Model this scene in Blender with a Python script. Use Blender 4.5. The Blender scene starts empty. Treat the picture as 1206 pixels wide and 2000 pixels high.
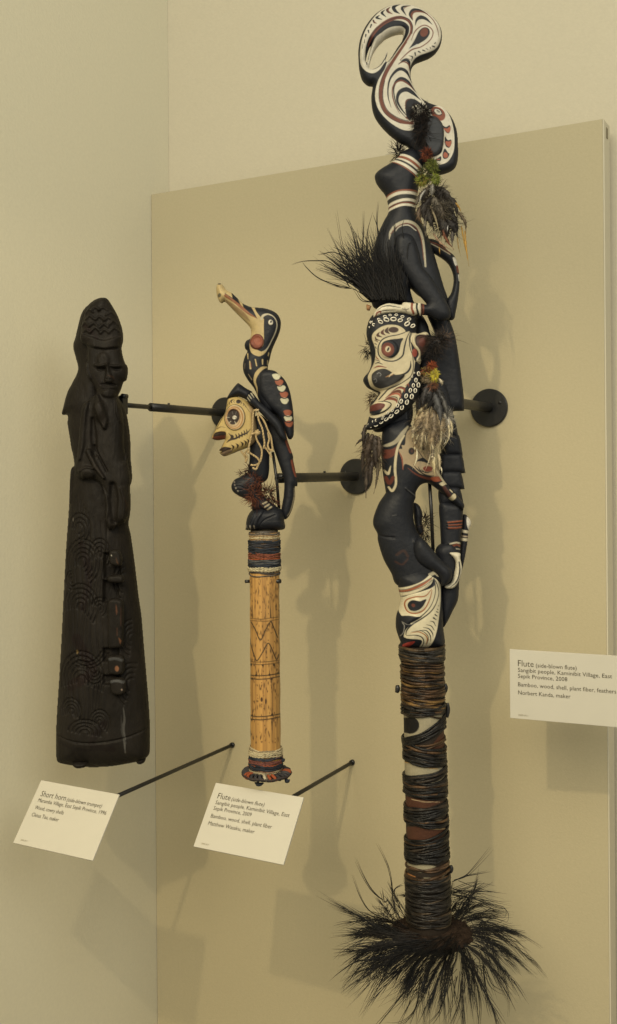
import bpy, math, random
import numpy as np
from mathutils import Vector, Matrix
random.seed(7); rng = np.random.default_rng(7)
S = bpy.context.scene
COL = S.collection

# ------------------------------------------------------------------ camera
FPX = 2000.0; PX0, PY0 = 603.0, 917.0            # focal length and principal point, in photograph pixels
YAW = math.radians(28.5); ROLL = 0.0077
CAM = np.array([0.0, -1.4, 1.5])
Fw = np.array([-math.sin(YAW), math.cos(YAW), 0.0]); Rh = np.array([math.cos(YAW), math.sin(YAW), 0.0]); Up = np.array([0, 0, 1.0])
R2 = Rh*math.cos(ROLL) - Up*math.sin(ROLL); U2 = Up*math.cos(ROLL) + Rh*math.sin(ROLL)
cd = bpy.data.cameras.new('camera'); cam = bpy.data.objects.new('camera', cd); COL.objects.link(cam)
M = Matrix(((R2[0], U2[0], -Fw[0], CAM[0]), (R2[1], U2[1], -Fw[1], CAM[1]), (R2[2], U2[2], -Fw[2], CAM[2]), (0, 0, 0, 1)))
cam.matrix_world = M
cd.sensor_fit = 'HORIZONTAL'; cd.sensor_width = 36; cd.lens = 36*FPX/1206
cd.shift_y = -(1000-PY0)/1206; cd.clip_start = 0.02; cd.clip_end = 50
S.camera = cam

# ------------------------------------------------------------------ world, lamps, exposure
w = bpy.data.worlds.new('World'); S.world = w; w.use_nodes = True
w.node_tree.nodes['Background'].inputs[0].default_value = (1.0, 0.97, 0.80, 1)
w.node_tree.nodes['Background'].inputs[1].default_value = 0.26
def lamp(name, kind, loc, target, energy, color, **kw):
    d = bpy.data.lights.new(name, kind); d.energy = energy; d.color = color
    for k, v in kw.items(): setattr(d, k, v)
    o = bpy.data.objects.new(name, d); COL.objects.link(o); o.location = loc
    o.rotation_euler = (Vector(target)-Vector(loc)).to_track_quat('-Z', 'Y').to_euler()
    return o
lamp('track_spotlight', 'SPOT', (-0.36, -1.82, 2.50), (-0.83, 0, 0.98), 36, (1.0, 0.82, 0.50), spot_size=math.radians(45), spot_blend=0.6, shadow_soft_size=0.020)
lamp('flood_spotlight', 'SPOT', (-0.45, -2.3, 2.4), (-0.85, 0, 0.70), 66, (1.0, 0.78, 0.40), spot_size=math.radians(52), spot_blend=1.0, shadow_soft_size=0.75)
lamp('overhead_fill_lamp', 'AREA', (0.25, -2.9, 3.3), (-0.9, 0, 1.5), 74, (1.0, 0.955, 0.81), shape='RECTANGLE', size=3.2, size_y=2.2)  # broad unseen fill, added to stand in for the room's ambient light
lamp('added_side_fill', 'AREA', (2.1, -1.7, 2.9), (-1.06, -0.35, 1.7), 17, (1.0, 0.98, 0.86), shape='RECTANGLE', size=1.6, size_y=1.2)  # unseen fill added from the right to brighten the side wall
S.view_settings.view_transform = 'Standard'; S.view_settings.look = 'None'
S.view_settings.exposure = 0.18; S.view_settings.gamma = 1.0

# ------------------------------------------------------------------ geometry helpers
def ray(px, py): 
    px = np.asarray(px, float); py = np.asarray(py, float)
    return Fw + ((px-PX0)/FPX)[..., None]*R2 - ((py-PY0)/FPX)[..., None]*U2
def at(px, py, z): return CAM + ray(px, py)*np.asarray(z, float)[..., None]
def onY(px, py, Y=0.0):
    r = ray(px, py); return CAM + r*((Y-CAM[1])/r[1])
def spl(pts, closed=False, n=6):
    P = np.array(pts, float); N = len(P)
    if N < 3 and not closed: 
        t = np.linspace(0, 1, n+1)[:, None]; return P[0]*(1-t)+P[-1]*t
    if closed: A, B, C_, D = np.roll(P, 1, 0), P, np.roll(P, -1, 0), np.roll(P, -2, 0)
    else:
        Q = np.vstack([2*P[0]-P[1], P, 2*P[-1]-P[-2]]); A, B, C_, D = Q[:-3], Q[1:-2], Q[2:-1], Q[3:]
    t = np.linspace(0, 1, n, endpoint=False)[None, :, None]
    A, B, C_, D = [q[:, None, :] for q in (A, B, C_, D)]
    out = .5*((2*B)+(-A+C_)*t+(2*A-5*B+4*C_-D)*t*t+(-A+3*B-3*C_+D)*t**3)
    out = out.reshape(-1, P.shape[1])
    if not closed: out = np.vstack([out, P[-1]])
    return out
def segdist(P, poly, closed, hw=None):
    Q = np.roll(poly, -1, 0) if closed else poly[1:]
    A = poly if closed else poly[:-1]
    d = np.full(len(P), 1e9)
    lo = poly.min(0)-14; hi = poly.max(0)+14
    for i in range(len(A)):
        a, b = A[i], Q[i]; ab = b-a; L = ab@ab
        if L < 1e-12: continue
        t = np.clip(((P-a)@ab)/L, 0, 1)
        q = np.hypot(P[:, 0]-a[0]-t*ab[0], P[:, 1]-a[1]-t*ab[1])
        if hw is not None: q = q-(hw[i]+(hw[i+1]-hw[i])*t)
        np.minimum(d, q, out=d)
    return d
def sdf(P, poly):
    d = segdist(P, poly, True)
    x, y = P[:, 0], P[:, 1]; ins = np.zeros(len(P), bool)
    A = poly; B = np.roll(poly, -1, 0)
    for a, b in zip(A, B):
        if a[1] == b[1]: continue
        c = ((a[1] > y) != (b[1] > y)) & (x < (b[0]-a[0])*(y-a[1])/(b[1]-a[1])+a[0])
        ins ^= c
    return np.where(ins, -d, d)
class T:                                          # a traced view: pixel = origin + value/scale
    def __init__(s, x, y, k): s.o = np.array([x, y], float); s.k = k
    def __call__(s, pts): return s.o+np.array(pts, float)[..., :2]/s.k
def shape_d(P, L, tr):
    """signed distance (pixels) of paint layer L at points P"""
    k = L[0]
    if k in 'FP':
        poly = tr(L[2]); poly = spl(poly, True, 5) if k == 'F' else poly
        return sdf(P, poly)
    if k == 'S':
        pts = tr(L[2]); ws = L[3] if isinstance(L[3], (tuple, list)) else (L[3], L[3])
        c = spl(pts, False, 6); s = np.linspace(0, 1, len(c))
        hw = np.interp(s, np.linspace(0, 1, len(ws)), ws)/2/tr.k
        return segdist(P, c, False, hw)
    if k == 'E':
        c = tr(L[2]); rx, ry = L[3]/tr.k, L[4]/tr.k; a = math.radians(L[5]) if len(L) > 5 else 0
        d = P-c; x = d[:, 0]*math.cos(a)+d[:, 1]*math.sin(a); y = -d[:, 0]*math.sin(a)+d[:, 1]*math.cos(a)
        r = np.hypot(x/rx, y/ry); return (r-1)*min(rx, ry)
def paint(P, base, layers, tr):
    C = np.tile(np.array(base, float), (len(P), 1))
    for L in layers:
        t = tr
        if L[0] == 'T': tr = L[1]; continue
        pts = tr(L[2]).reshape(-1, 2); m = 40+ (max(L[3:5]) if L[0] == 'E' else 0)/tr.k
        lo, hi = pts.min(0)-m, pts.max(0)+m
        idx = np.nonzero((P[:, 0] > lo[0]) & (P[:, 0] < hi[0]) & (P[:, 1] > lo[1]) & (P[:, 1] < hi[1]))[0]
        if not len(idx): continue
        d = shape_d(P[idx], L, tr)
        a = np.clip(.5-d/1.0, 0, 1)[:, None]
        C[idx] = C[idx]*(1-a)+np.array(L[1], float)*a
    return C

# ------------------------------------------------------------------ materials
def nodes(name):
    m = bpy.data.materials.new(name); m.use_nodes = True; t = m.node_tree
    return m, t, t.nodes['Principled BSDF']
def mat(name, color=None, rough=.6, var=.12, scale=60, bump=.0, bscale=200, spec=.4, stretch=None, attr=False, metal=0, sheen=0):
    m, t, b = nodes(name); N = t.nodes.new; Lk = t.links.new
    tc = N('ShaderNodeTexCoord'); mp = N('ShaderNodeMapping'); Lk(tc.outputs['Object'], mp.inputs[0])
    if stretch: mp.inputs['Scale'].default_value = stretch
    nz = N('ShaderNodeTexNoise'); nz.inputs['Scale'].default_value = scale; nz.inputs['Detail'].default_value = 6; nz.inputs['Roughness'].default_value = .65
    Lk(mp.outputs[0], nz.inputs['Vector'])
    mr = N('ShaderNodeMapRange'); mr.inputs[1].default_value = .25; mr.inputs[2].default_value = .75; mr.inputs[3].default_value = 1-var; mr.inputs[4].default_value = 1+var
    Lk(nz.outputs[0], mr.inputs[0])
    mx = N('ShaderNodeMix'); mx.data_type = 'RGBA'; mx.blend_type = 'MULTIPLY'; mx.inputs[0].default_value = 1
    if attr:
        at_ = N('ShaderNodeAttribute'); at_.attribute_name = 'paint'; Lk(at_.outputs['Color'], mx.inputs[6])
    else: mx.inputs[6].default_value = (*color, 1)
    Lk(mr.outputs[0], mx.inputs[7]); Lk(mx.outputs[2], b.inputs['Base Color'])
    b.inputs['Roughness'].default_value = rough; b.inputs['Specular IOR Level'].default_value = spec; b.inputs['Metallic'].default_value = metal
    if sheen: b.inputs['Sheen Weight'].default_value = sheen
    if bump:
        n2 = N('ShaderNodeTexNoise'); n2.inputs['Scale'].default_value = bscale; n2.inputs['Detail'].default_value = 4; Lk(mp.outputs[0], n2.inputs['Vector'])
        bp = N('ShaderNodeBump'); bp.inputs['Strength'].default_value = 1; bp.inputs['Distance'].default_value = bump
        Lk(n2.outputs[0], bp.inputs['Height']); Lk(bp.outputs[0], b.inputs['Normal'])
    return m
BLACK = (.0095, .0107, .0148); BLK = (.014, .013, .013); WHITE = (.54, .50, .405); CREAM = (.50, .385, .20); OCHRE = (.39, .29, .115); RED = (.155, .042, .024); DRED = (.075, .022, .016); BRICK = (.30, .09, .05); BONE = (.47, .40, .27); BROWN = (.045, .03, .02)
M_PAINT = mat('painted carved wood', rough=.52, var=.16, scale=90, bump=.0006, bscale=160, attr=True, spec=.25)
M_CORD = mat('pitch coated cord', rough=.38, var=.4, scale=110, bump=.0014, bscale=200, attr=True, spec=.22)
M_FIBRE = mat('plant fibre', rough=.8, var=.25, scale=120, attr=True, spec=.2)
M_HAIR = mat('feather strands', rough=.55, var=.2, scale=50, attr=True, spec=.3)
M_HORN = mat('dark smoked wood', rough=.55, var=.45, scale=38, bump=.0022, bscale=110, attr=True, spec=.11, stretch=(1, 1, .45))
M_BAMB = mat('aged bamboo', rough=.42, var=.22, scale=70, bump=.0003, bscale=200, attr=True, spec=.4, stretch=(1, 1, .12))
M_SHELL = mat('cowry shell', (.66, .62, .52), rough=.3, var=.08)
M_STEEL = mat('black powder coated steel', (.012, .012, .0125), rough=.38, var=.15, spec=.5, bump=.0002, bscale=900)
M_CARD = mat('ivory card', (.50, .475, .40), rough=.75, var=.02, scale=30)
M_INK = mat('dark brown ink', (.05, .04, .02), rough=.8, var=.05)
M_INK2 = mat('faint brown ink', (.22, .18, .10), rough=.8, var=.05)
M_FELT = mat('brown felt', rough=.95, var=.35, scale=150, bump=.002, bscale=200, attr=True, spec=.1)

# ------------------------------------------------------------------ objects
def tag(o, label=None, cat=None, group=None, kind=None):
    for k, v in (('label', label), ('category', cat), ('group', group), ('kind', kind)):
        if v: o[k] = v
    return o
def thing(name, label, cat, loc, group=None):
    o = bpy.data.objects.new(name, None); COL.objects.link(o); o.location = loc; o.empty_display_size = .05
    return tag(o, label, cat, group)
def rootloc(p):
    while p.parent: p = p.parent
    return np.array(p.location)
def mesh(name, V, Fs, m, parent=None, color=None, smooth=True, kind=None, label=None):
    me = bpy.data.meshes.new(name); V = np.asarray(V, float)
    if parent is not None: V = V-rootloc(parent)
    if isinstance(Fs, np.ndarray):
        k = Fs.shape[1]
        me.vertices.add(len(V)); me.vertices.foreach_set('co', V.astype(np.float32).ravel())
        me.loops.add(Fs.size); me.loops.foreach_set('vertex_index', Fs.astype(np.int32).ravel())
        me.polygons.add(len(Fs)); me.polygons.foreach_set('loop_start', np.arange(0, Fs.size, k, dtype=np.int32))
        me.update(calc_edges=True); me.validate()
    else: me.from_pydata([tuple(v) for v in V], [], Fs); me.update()
    if color is not None:
        c = np.asarray(color, float); c = np.tile(c, (len(V), 1)) if c.ndim == 1 else c
        a = me.color_attributes.new('paint', 'FLOAT_COLOR', 'POINT')
        a.data.foreach_set('color', np.hstack([c, np.ones((len(c), 1))]).astype(np.float32).ravel())
    me.polygons.foreach_set('use_smooth', np.full(len(me.polygons), bool(smooth)))
    me.materials.append(m)
    o = bpy.data.objects.new(name, me); COL.objects.link(o)
    if parent is not None: o.parent = parent
    if kind: o['kind'] = kind
    if label: o['label'] = label
    return o
def join(parts):
    V, Fs, Cs, n = [], [], [], 0
    for p in parts:
        V.append(p[0]); Fs.append(p[1]+n); n += len(p[0])
        if len(p) > 2: Cs.append(p[2])
    return np.vstack(V), np.vstack(Fs), (np.vstack(Cs) if Cs else None)

def piece(name, parent, z, tr, outline, layers=(), base=BLACK, holes=(), th=20, R=None, z0=0, step=1.5, edge=1.0, relief=(), smooth=12, m=M_PAINT, zf=None, sharp=False, kind=None, grain=0):
    """a carved solid: silhouette traced on its own upright plane at depth z, rounded to half-thickness th (pixels)"""
    out = tr(outline); out = out if sharp else spl(out, True, 6)
    lo, hi = out.min(0)-3*step, out.max(0)+3*step
    xs = np.arange(lo[0], hi[0], step); ys = np.arange(lo[1], hi[1], step); nx, ny = len(xs), len(ys)
    X, Y = np.meshgrid(xs, ys); P = np.stack([X.ravel(), Y.ravel()], 1)
    D = sdf(P, out)
    for h in holes: D = np.maximum(D, -sdf(P, spl(tr(h), True, 6)))
    G = D.reshape(ny, nx); gy, gx = np.gradient(G, step); gl = np.hypot(gx, gy)+1e-9
    inside = G < -.3*step
    cell = inside[:-1, :-1] | inside[1:, :-1] | inside[:-1, 1:] | inside[1:, 1:]
    snap = ~inside
    PX = X-np.where(snap, G*gx/gl, 0); PY = Y-np.where(snap, G*gy/gl, 0)
    d = np.where(snap, 0, -G)
    Rr = R or d.max()
    t = np.minimum(d/Rr, 1); q = (1-(1-t)**2)
    for _ in range(smooth):
        q2 = q.copy(); q2[1:-1, 1:-1] = .25*(q[:-2, 1:-1]+q[2:, 1:-1]+q[1:-1, :-2]+q[1:-1, 2:]); q = np.where(snap, 0, q2)
    near = (~snap) & (d < 2.6*step)
    for _ in range(4):
        AX, AY = PX.copy(), PY.copy()
        for Z_, A_ in ((PX, AX), (PY, AY)): A_[1:-1, 1:-1] = .25*(Z_[:-2, 1:-1]+Z_[2:, 1:-1]+Z_[1:-1, :-2]+Z_[1:-1, 2:])
        PX = np.where(near, AX, PX); PY = np.where(near, AY, PY)
    ni = np.nonzero(near.ravel())[0]; pn = np.stack([PX.ravel()[ni], PY.ravel()[ni]], 1); dn_ = -sdf(pn, out)
    for h in holes: dn_ = np.minimum(dn_, sdf(pn, spl(tr(h), True, 6)))
    qf = q.ravel(); qf[ni] *= np.clip(np.maximum(dn_, 0)/np.maximum(d.ravel()[ni], .05), 0, 3); q = np.minimum(qf.reshape(q.shape), 1)
    df = d.ravel(); df[ni] = np.maximum(dn_, 0); d = df.reshape(d.shape)
    H = th*np.sqrt(np.maximum(q, 0))
    Pf = np.stack([PX.ravel(), PY.ravel()], 1)
    rel = np.zeros(len(Pf))
    tt = tr
    for r in relief:
        if r[0] == 'T': tt = r[1]; continue
        h, soft = r[1]; dd = shape_d(Pf, (r[0], None)+tuple(r[2:]), tt)
        rel += h/(1+np.exp(np.clip(dd/soft*3, -30, 30)))
    fade = np.clip(d.ravel()/4, 0, 1)
    Hf = H.ravel()+rel*fade+edge
    if grain: Hf = Hf+grain*fade*np.sin(Pf[:, 0]*.9+2.5*np.sin(Pf[:, 1]*.05)+1.5*np.sin(Pf[:, 0]*.13))*.5
    Hb = -H.ravel()*.9-edge
    off = np.full(len(Pf), float(z0)) if zf is None else z0+zf(Pf[:, 0], Pf[:, 1])
    zc = z-z0*z/FPX
    base3 = at(Pf[:, 0], Pf[:, 1], np.full(len(Pf), zc)); k = z/FPX
    Vf = base3-Fw*((Hf+off-z0)*k)[:, None]; Vb = base3-Fw*((Hb+off-z0)*k)[:, None]
    used = np.zeros((ny, nx), bool); used[:-1, :-1] |= cell; used[1:, :-1] |= cell; used[:-1, 1:] |= cell; used[1:, 1:] |= cell
    idx = -np.ones(ny*nx, int); u = np.nonzero(used.ravel())[0]; idx[u] = np.arange(len(u)); n = len(u)
    cy, cx = np.nonzero(cell); a = cy*nx+cx
    q4 = np.stack([idx[a], idx[a+nx], idx[a+nx+1], idx[a+1]], 1)
    E = np.vstack([q4[:, [0, 1]], q4[:, [1, 2]], q4[:, [2, 3]], q4[:, [3, 0]]]); key = np.sort(E, 1); kk = key[:, 0].astype(np.int64)*n+key[:, 1]
    _, inv, cnt = np.unique(kk, return_inverse=True, return_counts=True); Bd = E[cnt[inv.ravel()] == 1]
    wall = np.stack([Bd[:, 1], Bd[:, 0], Bd[:, 0]+n, Bd[:, 1]+n], 1)
    Fs = np.vstack([q4, q4[:, ::-1]+n, wall]); V = np.vstack([Vf[u], Vb[u]])
    C = paint(Pf[u], base, layers, tr); C = np.vstack([C, C])
    return mesh(name, V, Fs, m, parent, C, kind=kind)

def frame(t):
    t = t/np.linalg.norm(t); a = Up if abs(t[2]) < .9 else Rh
    n = np.cross(t, a); n /= np.linalg.norm(n); return n, np.cross(t, n)
def tube(P, r, ns=8, col=None, cap=True):
    """tapered tube along world points P"""
    P = np.asarray(P, float); n = len(P); r = np.broadcast_to(np.asarray(r, float), (n,)) if np.ndim(r) == 0 else np.interp(np.linspace(0, 1, n), np.linspace(0, 1, len(r)), r)
    tn = np.gradient(P, axis=0); tn /= np.linalg.norm(tn, axis=1)[:, None]+1e-12
    n0, _ = frame(tn[0]); N1 = np.zeros_like(P); N1[0] = n0
    for i in range(1, n):
        v = N1[i-1]-tn[i]*(N1[i-1]@tn[i]); N1[i] = v/(np.linalg.norm(v)+1e-12)
    N2 = np.cross(tn, N1); a = np.linspace(0, 2*math.pi, ns, endpoint=False)
    V = P[:, None, :]+r[:, None, None]*(np.cos(a)[None, :, None]*N1[:, None, :]+np.sin(a)[None, :, None]*N2[:, None, :])
    V = V.reshape(-1, 3); i = np.arange(n-1)[:, None]; j = np.arange(ns)[None, :]
    Fs = np.stack([i*ns+j, i*ns+(j+1) % ns, (i+1)*ns+(j+1) % ns, (i+1)*ns+j], -1).reshape(-1, 4)
    if cap:
        V = np.vstack([V, P[0], P[-1]]); c0 = n*ns; jj = np.arange(ns)
        f0 = np.stack([(jj+1) % ns, jj, np.full(ns, c0), np.full(ns, c0)], 1)
        f1 = np.stack([(n-1)*ns+jj, (n-1)*ns+(jj+1) % ns, np.full(ns, c0+1), np.full(ns, c0+1)], 1)
        # degenerate quads avoided: use fan as quads over pairs of sides
        f0 = np.stack([jj[::2], np.full(ns//2, c0), (jj[::2]+2) % ns, jj[1::2]], 1) if ns % 2 == 0 else np.zeros((0, 4), int)
        f1 = np.stack([(n-1)*ns+jj[::2], (n-1)*ns+jj[1::2], (n-1)*ns+(jj[::2]+2) % ns, np.full(ns//2, c0+1)], 1) if ns % 2 == 0 else np.zeros((0, 4), int)
        Fs = np.vstack([Fs, f0, f1])
    C = np.tile(np.array(col if col is not None else BLACK, float), (len(V), 1))
    return V, Fs, C
class Local:
    """upright frame at depth z: pixel x, pixel y, and h pixels towards the viewer"""
    def __init__(s, z): s.z = z; s.k = z/FPX
    def __call__(s, P):
        P = np.asarray(P, float)
        return at(P[..., 0], P[..., 1], np.full(P.shape[:-1], s.z))-Fw*(P[..., 2]*s.k)[..., None]
def lathe(name, parent, z, top, bot, prof, m, colf=None, nth=64, nt=60, disp=None, caps=True, h0=0):
    """turned form about an axis from top to bottom (pixels); prof(t) gives the radius in pixels"""
    t = np.linspace(0, 1, nt); th = np.linspace(0, 2*math.pi, nth, endpoint=False)
    TT, TH = np.meshgrid(t, th, indexing='ij')
    r = prof(TT)
    cx = top[0]+(bot[0]-top[0])*TT; cy = top[1]+(bot[1]-top[1])*TT
    vv = (cy-PY0)/FPX
    sx = cx+r*np.sin(TH); sy = cy+r*np.cos(TH)*vv       # where the point shows on the photograph
    if disp is not None: r = r+disp(TH, TT, sx, sy)
    L = Local(z); V = L(np.stack([cx, cy, np.full_like(cx, h0)], -1))+(Rh*np.sin(TH)[..., None]-Fw*np.cos(TH)[..., None])*(r*z/FPX)[..., None]
    V = V.reshape(-1, 3); i = np.arange(nt-1)[:, None]; j = np.arange(nth)[None, :]
    Fs = np.stack([i*nth+j, (i+1)*nth+j, (i+1)*nth+(j+1) % nth, i*nth+(j+1) % nth], -1).reshape(-1, 4)
    C = colf(TH, TT, sx, sy).reshape(-1, 3) if colf else np.tile(BLACK, (len(V), 1))
    if caps:
        for e, s in ((0, 1), (nt-1, -1)):
            ring = e*nth+np.arange(nth); c = V[ring].mean(0); n0 = len(V); V = np.vstack([V, c]); C = np.vstack([C, C[ring].mean(0)])
            a = ring[::2]; b = ring[1::2]; c2 = np.roll(a, -1); f = np.stack([np.full(len(a), n0), a, b, c2], 1)
            Fs = np.vstack([Fs, f if s > 0 else f[:, ::-1]])
    return mesh(name, V, Fs, m, parent, C)
def box_mesh(cx, sx, ex):                         # centre, half sizes, three axes
    V = []; 
    for a in (-1, 1):
        for b in (-1, 1):
            for c in (-1, 1): V.append(cx+a*sx[0]*ex[0]+b*sx[1]*ex[1]+c*sx[2]*ex[2])
    Fs = np.array([[0, 1, 3, 2], [4, 6, 7, 5], [0, 4, 5, 1], [2, 3, 7, 6], [0, 2, 6, 4], [1, 5, 7, 3]])
    return np.array(V), Fs
def bevel(o, wd, seg=2):
    md = o.modifiers.new('bevel', 'BEVEL'); md.width = wd; md.segments = seg; md.limit_method = 'ANGLE'
    return o
def jit(c, s=.2):
    f = 1+rng.uniform(-s, s); return tuple(np.clip(np.array(c)*f, 0, 1))
def strands(name, parent, z, lines, m=M_HAIR, kind='stuff', ns=3):
    """lines: (control points px,py,h ; root radius px ; colour)"""
    L = Local(z); parts = []
    for pts, r, c in lines:
        P = spl(pts, False, 4) if len(pts) > 2 else np.array(pts, float)
        k = z/FPX
        parts.append(tube(L(P), np.array([r, r*.9, r*.6, r*.12])*k, ns, jit(c, .3), cap=False))
    V, Fs, C = join(parts); return mesh(name, V, Fs, m, parent, C, kind=kind)

# ================================================================== the display wall
PB, PT = 0.034, 0.0525                                         # the board stands this far proud of the wall
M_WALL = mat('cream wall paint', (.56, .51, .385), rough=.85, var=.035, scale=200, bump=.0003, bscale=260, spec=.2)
M_SIDE = mat('wall paint with side light', (.66, .62, .475), rough=.85, var=.035, scale=200, bump=.0003, bscale=260, spec=.2)  # back wall's paint lightened: the brighter light here is put into the colour
M_BOARD = mat('tan board paint', (.45, .395, .258), rough=.85, var=.045, scale=260, bump=.00022, bscale=420, spec=.2)
M_EDGE = mat('cream board edge', (.55, .51, .39), rough=.85, var=.03, scale=8, spec=.2)
M_SLOT = mat('dark slot', (.2, .17, .11), rough=.9)
XC, XR, ZT = -1.0605, -0.306, 1.9685
ax3 = (np.array([1, 0, 0.]), np.array([0, 1, 0.]), np.array([0, 0, 1.]))
def slab(name, x0, x1, y0, y1, z0, z1, m, parent=None, **kw):
    V, Fs = box_mesh(np.array([(x0+x1)/2, (y0+y1)/2, (z0+z1)/2]), ((x1-x0)/2, (y1-y0)/2, (z1-z0)/2), ax3)
    return mesh(name, V, Fs, m, parent, smooth=False, **kw)
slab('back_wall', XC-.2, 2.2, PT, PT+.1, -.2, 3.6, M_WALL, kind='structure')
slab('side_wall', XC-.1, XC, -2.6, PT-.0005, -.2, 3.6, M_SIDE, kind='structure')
slab('floor', XC-.1, 2.2, -3.4, PT, -.3, -.2005, mat('grey gallery floor', (.22, .19, .14), rough=.6), kind='structure')
bd = thing('display_board', 'tall tan painted board on the cream back wall, holding the three mounts', 'display board', (XR, 0, .2))
slab('board_face', XC+.0008, XR, 0, PB, -.19, ZT, M_BOARD, bd)
slab('board_edge', XR+.0002, XR+.002, .0004, PB-.0004, -.19, ZT-.0008, M_EDGE, bd)
slab('hanging_batten', XC+.05, XR-.035, PB+.0005, PT-.0005, ZT-.16, ZT-.08, M_SLOT, bd)
slab('hanging_slot', XR+.0021, XR+.0027, .012, .020, ZT-.022, ZT-.008, M_SLOT, bd)

# ================================================================== steel wall mounts
def proj(P):
    d = np.asarray(P)-CAM; zc = d@Fw
    return PX0+FPX*(d@R2)/zc, PY0-FPX*(d@U2)/zc, zc
def disc_mesh(c, r, th, ns=56):
    a = np.linspace(0, 2*math.pi, ns, endpoint=False); e = .0012
    rings = []
    for rr, y in ((r, 0), (r, -th+e), (r-e, -th), (.0001, -th)):
        rings.append(np.stack([c[0]+rr*np.cos(a), np.full(ns, c[1]+y), c[2]+rr*np.sin(a)], 1))
    V = np.vstack(rings); i = np.arange(3)[:, None]; j = np.arange(ns)[None]
    return V, np.stack([i*ns+j, i*ns+(j+1) % ns, (i+1)*ns+(j+1) % ns, (i+1)*ns+j], -1).reshape(-1, 4)
def lin(a, b, n=2): t = np.linspace(0, 1, n)[:, None]; return np.array(a)*(1-t)+np.array(b)*t
def mount(label, c, length, R_, tr_, inner=None, screw=None):
    t = thing('wall_mount', label, 'wall mount', tuple(c), 'steel wall mounts')
    mesh('wall_disc', *disc_mesh(c, R_, .005), M_STEEL, t, smooth=False)
    d = np.array([0, -1, 0.]); end = c+d*length
    a = length*(.76 if inner else 1.0)
    P = np.vstack([c+d*.004, c+d*a]); V, Fs, _ = tube(lin(P[0], P[1], 4), tr_, 24); mesh('arm_tube', V, Fs, M_STEEL, t)
    if inner: V, Fs, _ = tube(lin(c+d*(a-.01), end, 4), inner, 16); mesh('inner_rod', V, Fs, M_STEEL, t)
    for sx in (-1, 1):
        q_ = c+np.array([sx*R_*.62, 0, R_*.25]); V, Fs, _ = tube(lin(q_+d*.004, q_+d*.0062), .0022, 12); mesh('screw_head', V, Fs, M_STEEL, t)
    if screw:
        p = c+d*screw; V, Fs, _ = tube(lin(p+Up*(tr_-.001), p+Up*(tr_+.0022)), .0018, 10); mesh('set_screw', V, Fs, M_STEEL, t)
    return t, end
c1 = onY(441, 807); c2 = onY(697, 930.5); c3 = onY(957, 796.5)
m1, e1 = mount('black steel mount holding the dark carved horn, with a thin inner rod', c1, .262, .0258, .0062, inner=.0035, screw=.155)
m2, e2 = mount('black steel mount behind the small bamboo flute with the bird', c2, .235, .0270, .0066, screw=.105)
m3, e3 = mount('black steel mount behind the tall feathered flute, rightmost disc', c3, .20, .0270, .0068)
# clamp at the end of the first mount
V, Fs = box_mesh(e1, (.004, .006, .013), ax3); bevel(mesh('clamp', V, Fs, M_STEEL, m1, smooth=False), .001)
V, Fs, _ = tube(lin(e1+np.array([.003, -.006, .012]), e1+np.array([.003, .004, .012])), .0035, 12); mesh('clamp_bolt', V, Fs, M_STEEL, m1)

# ================================================================== label cards
CW, CH = .132, .0848
def lettering(parent, O, ex, ey, nrm, lines):
    for txt, x, yb, wd, cap, m, shear in lines:
        cu = bpy.data.curves.new('lettering', 'FONT'); cu.body = txt; cu.size = 1; cu.resolution_u = 2; cu.shear = shear
        cu.offset = -.004 if cap < .08 else -.006
        to = bpy.data.objects.new('lettering', cu); COL.objects.link(to)
        dg = bpy.context.evaluated_depsgraph_get(); me = bpy.data.meshes.new_from_object(to.evaluated_get(dg))
        COL.objects.unlink(to); bpy.data.objects.remove(to)
        co = np.empty(len(me.vertices)*3, np.float32); me.vertices.foreach_get('co', co); co = co.reshape(-1, 3)
        x0, x1 = co[:, 0].min(), co[:, 0].max()
        sx = wd*CW/(x1-x0); sy = cap*CH/.73
        Pn = O+((x*CW)+(co[:, 0]-x0)*sx)[:, None]*ex-((yb*CH)-co[:, 1]*sy)[:, None]*ey+nrm*.0004
        Pn = Pn-rootloc(parent)
        me.vertices.foreach_set('co', Pn.astype(np.float32).ravel()); me.materials.clear(); me.materials.append(m); me.update()
        o = bpy.data.objects.new('lettering', me); COL.objects.link(o); o.parent = parent; o['label'] = 'printed line of dark lettering' if cap > .03 else 'tiny faint catalogue number'
def card(label, centre, tilt, yaw, lines, rod_to=None):
    ex = np.array([math.cos(yaw), math.sin(yaw), 0]); hn = np.array([math.sin(yaw), -math.cos(yaw), 0])
    nrm = hn*math.cos(tilt)+Up*math.sin(tilt); ey = Up*math.cos(tilt)-hn*math.sin(tilt)
    t = thing('label_stand' if rod_to is not None else 'label_card', label, 'label', tuple(centre), 'museum label cards')
    V, Fs = box_mesh(centre-nrm*.0012, (CW/2, CH/2, .0012), (ex, ey, nrm)); cm = bevel(mesh('card', V, Fs, M_CARD, t, smooth=False), .0004)
    O = centre-ex*CW/2+ey*CH/2
    lettering(t, O, ex, ey, nrm, lines)
    if rod_to is not None:
        b = rod_to; a = centre-nrm*.0035
        a = np.array([b[0], a[1], b[2]])
        V, Fs, _ = tube(np.vstack([a, b+np.array([0, .003, 0])]), .0029, 16); mesh('rod', V, Fs, M_STEEL, t)
        V, Fs, _ = tube(np.vstack([b+np.array([0, -.004, 0]), b+np.array([0, .001, 0])]), .0042, 16); mesh('rod_socket', V, Fs, M_STEEL, t)
    return t
I, J = M_INK, M_INK2; mx_ = .078
r1, r2 = onY(455, 1455), onY(689, 1489)
cc1 = at(128.5, 1599.5, np.array(1.3137)); cc2 = at(485, 1606, np.array(1.2927))
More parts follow.
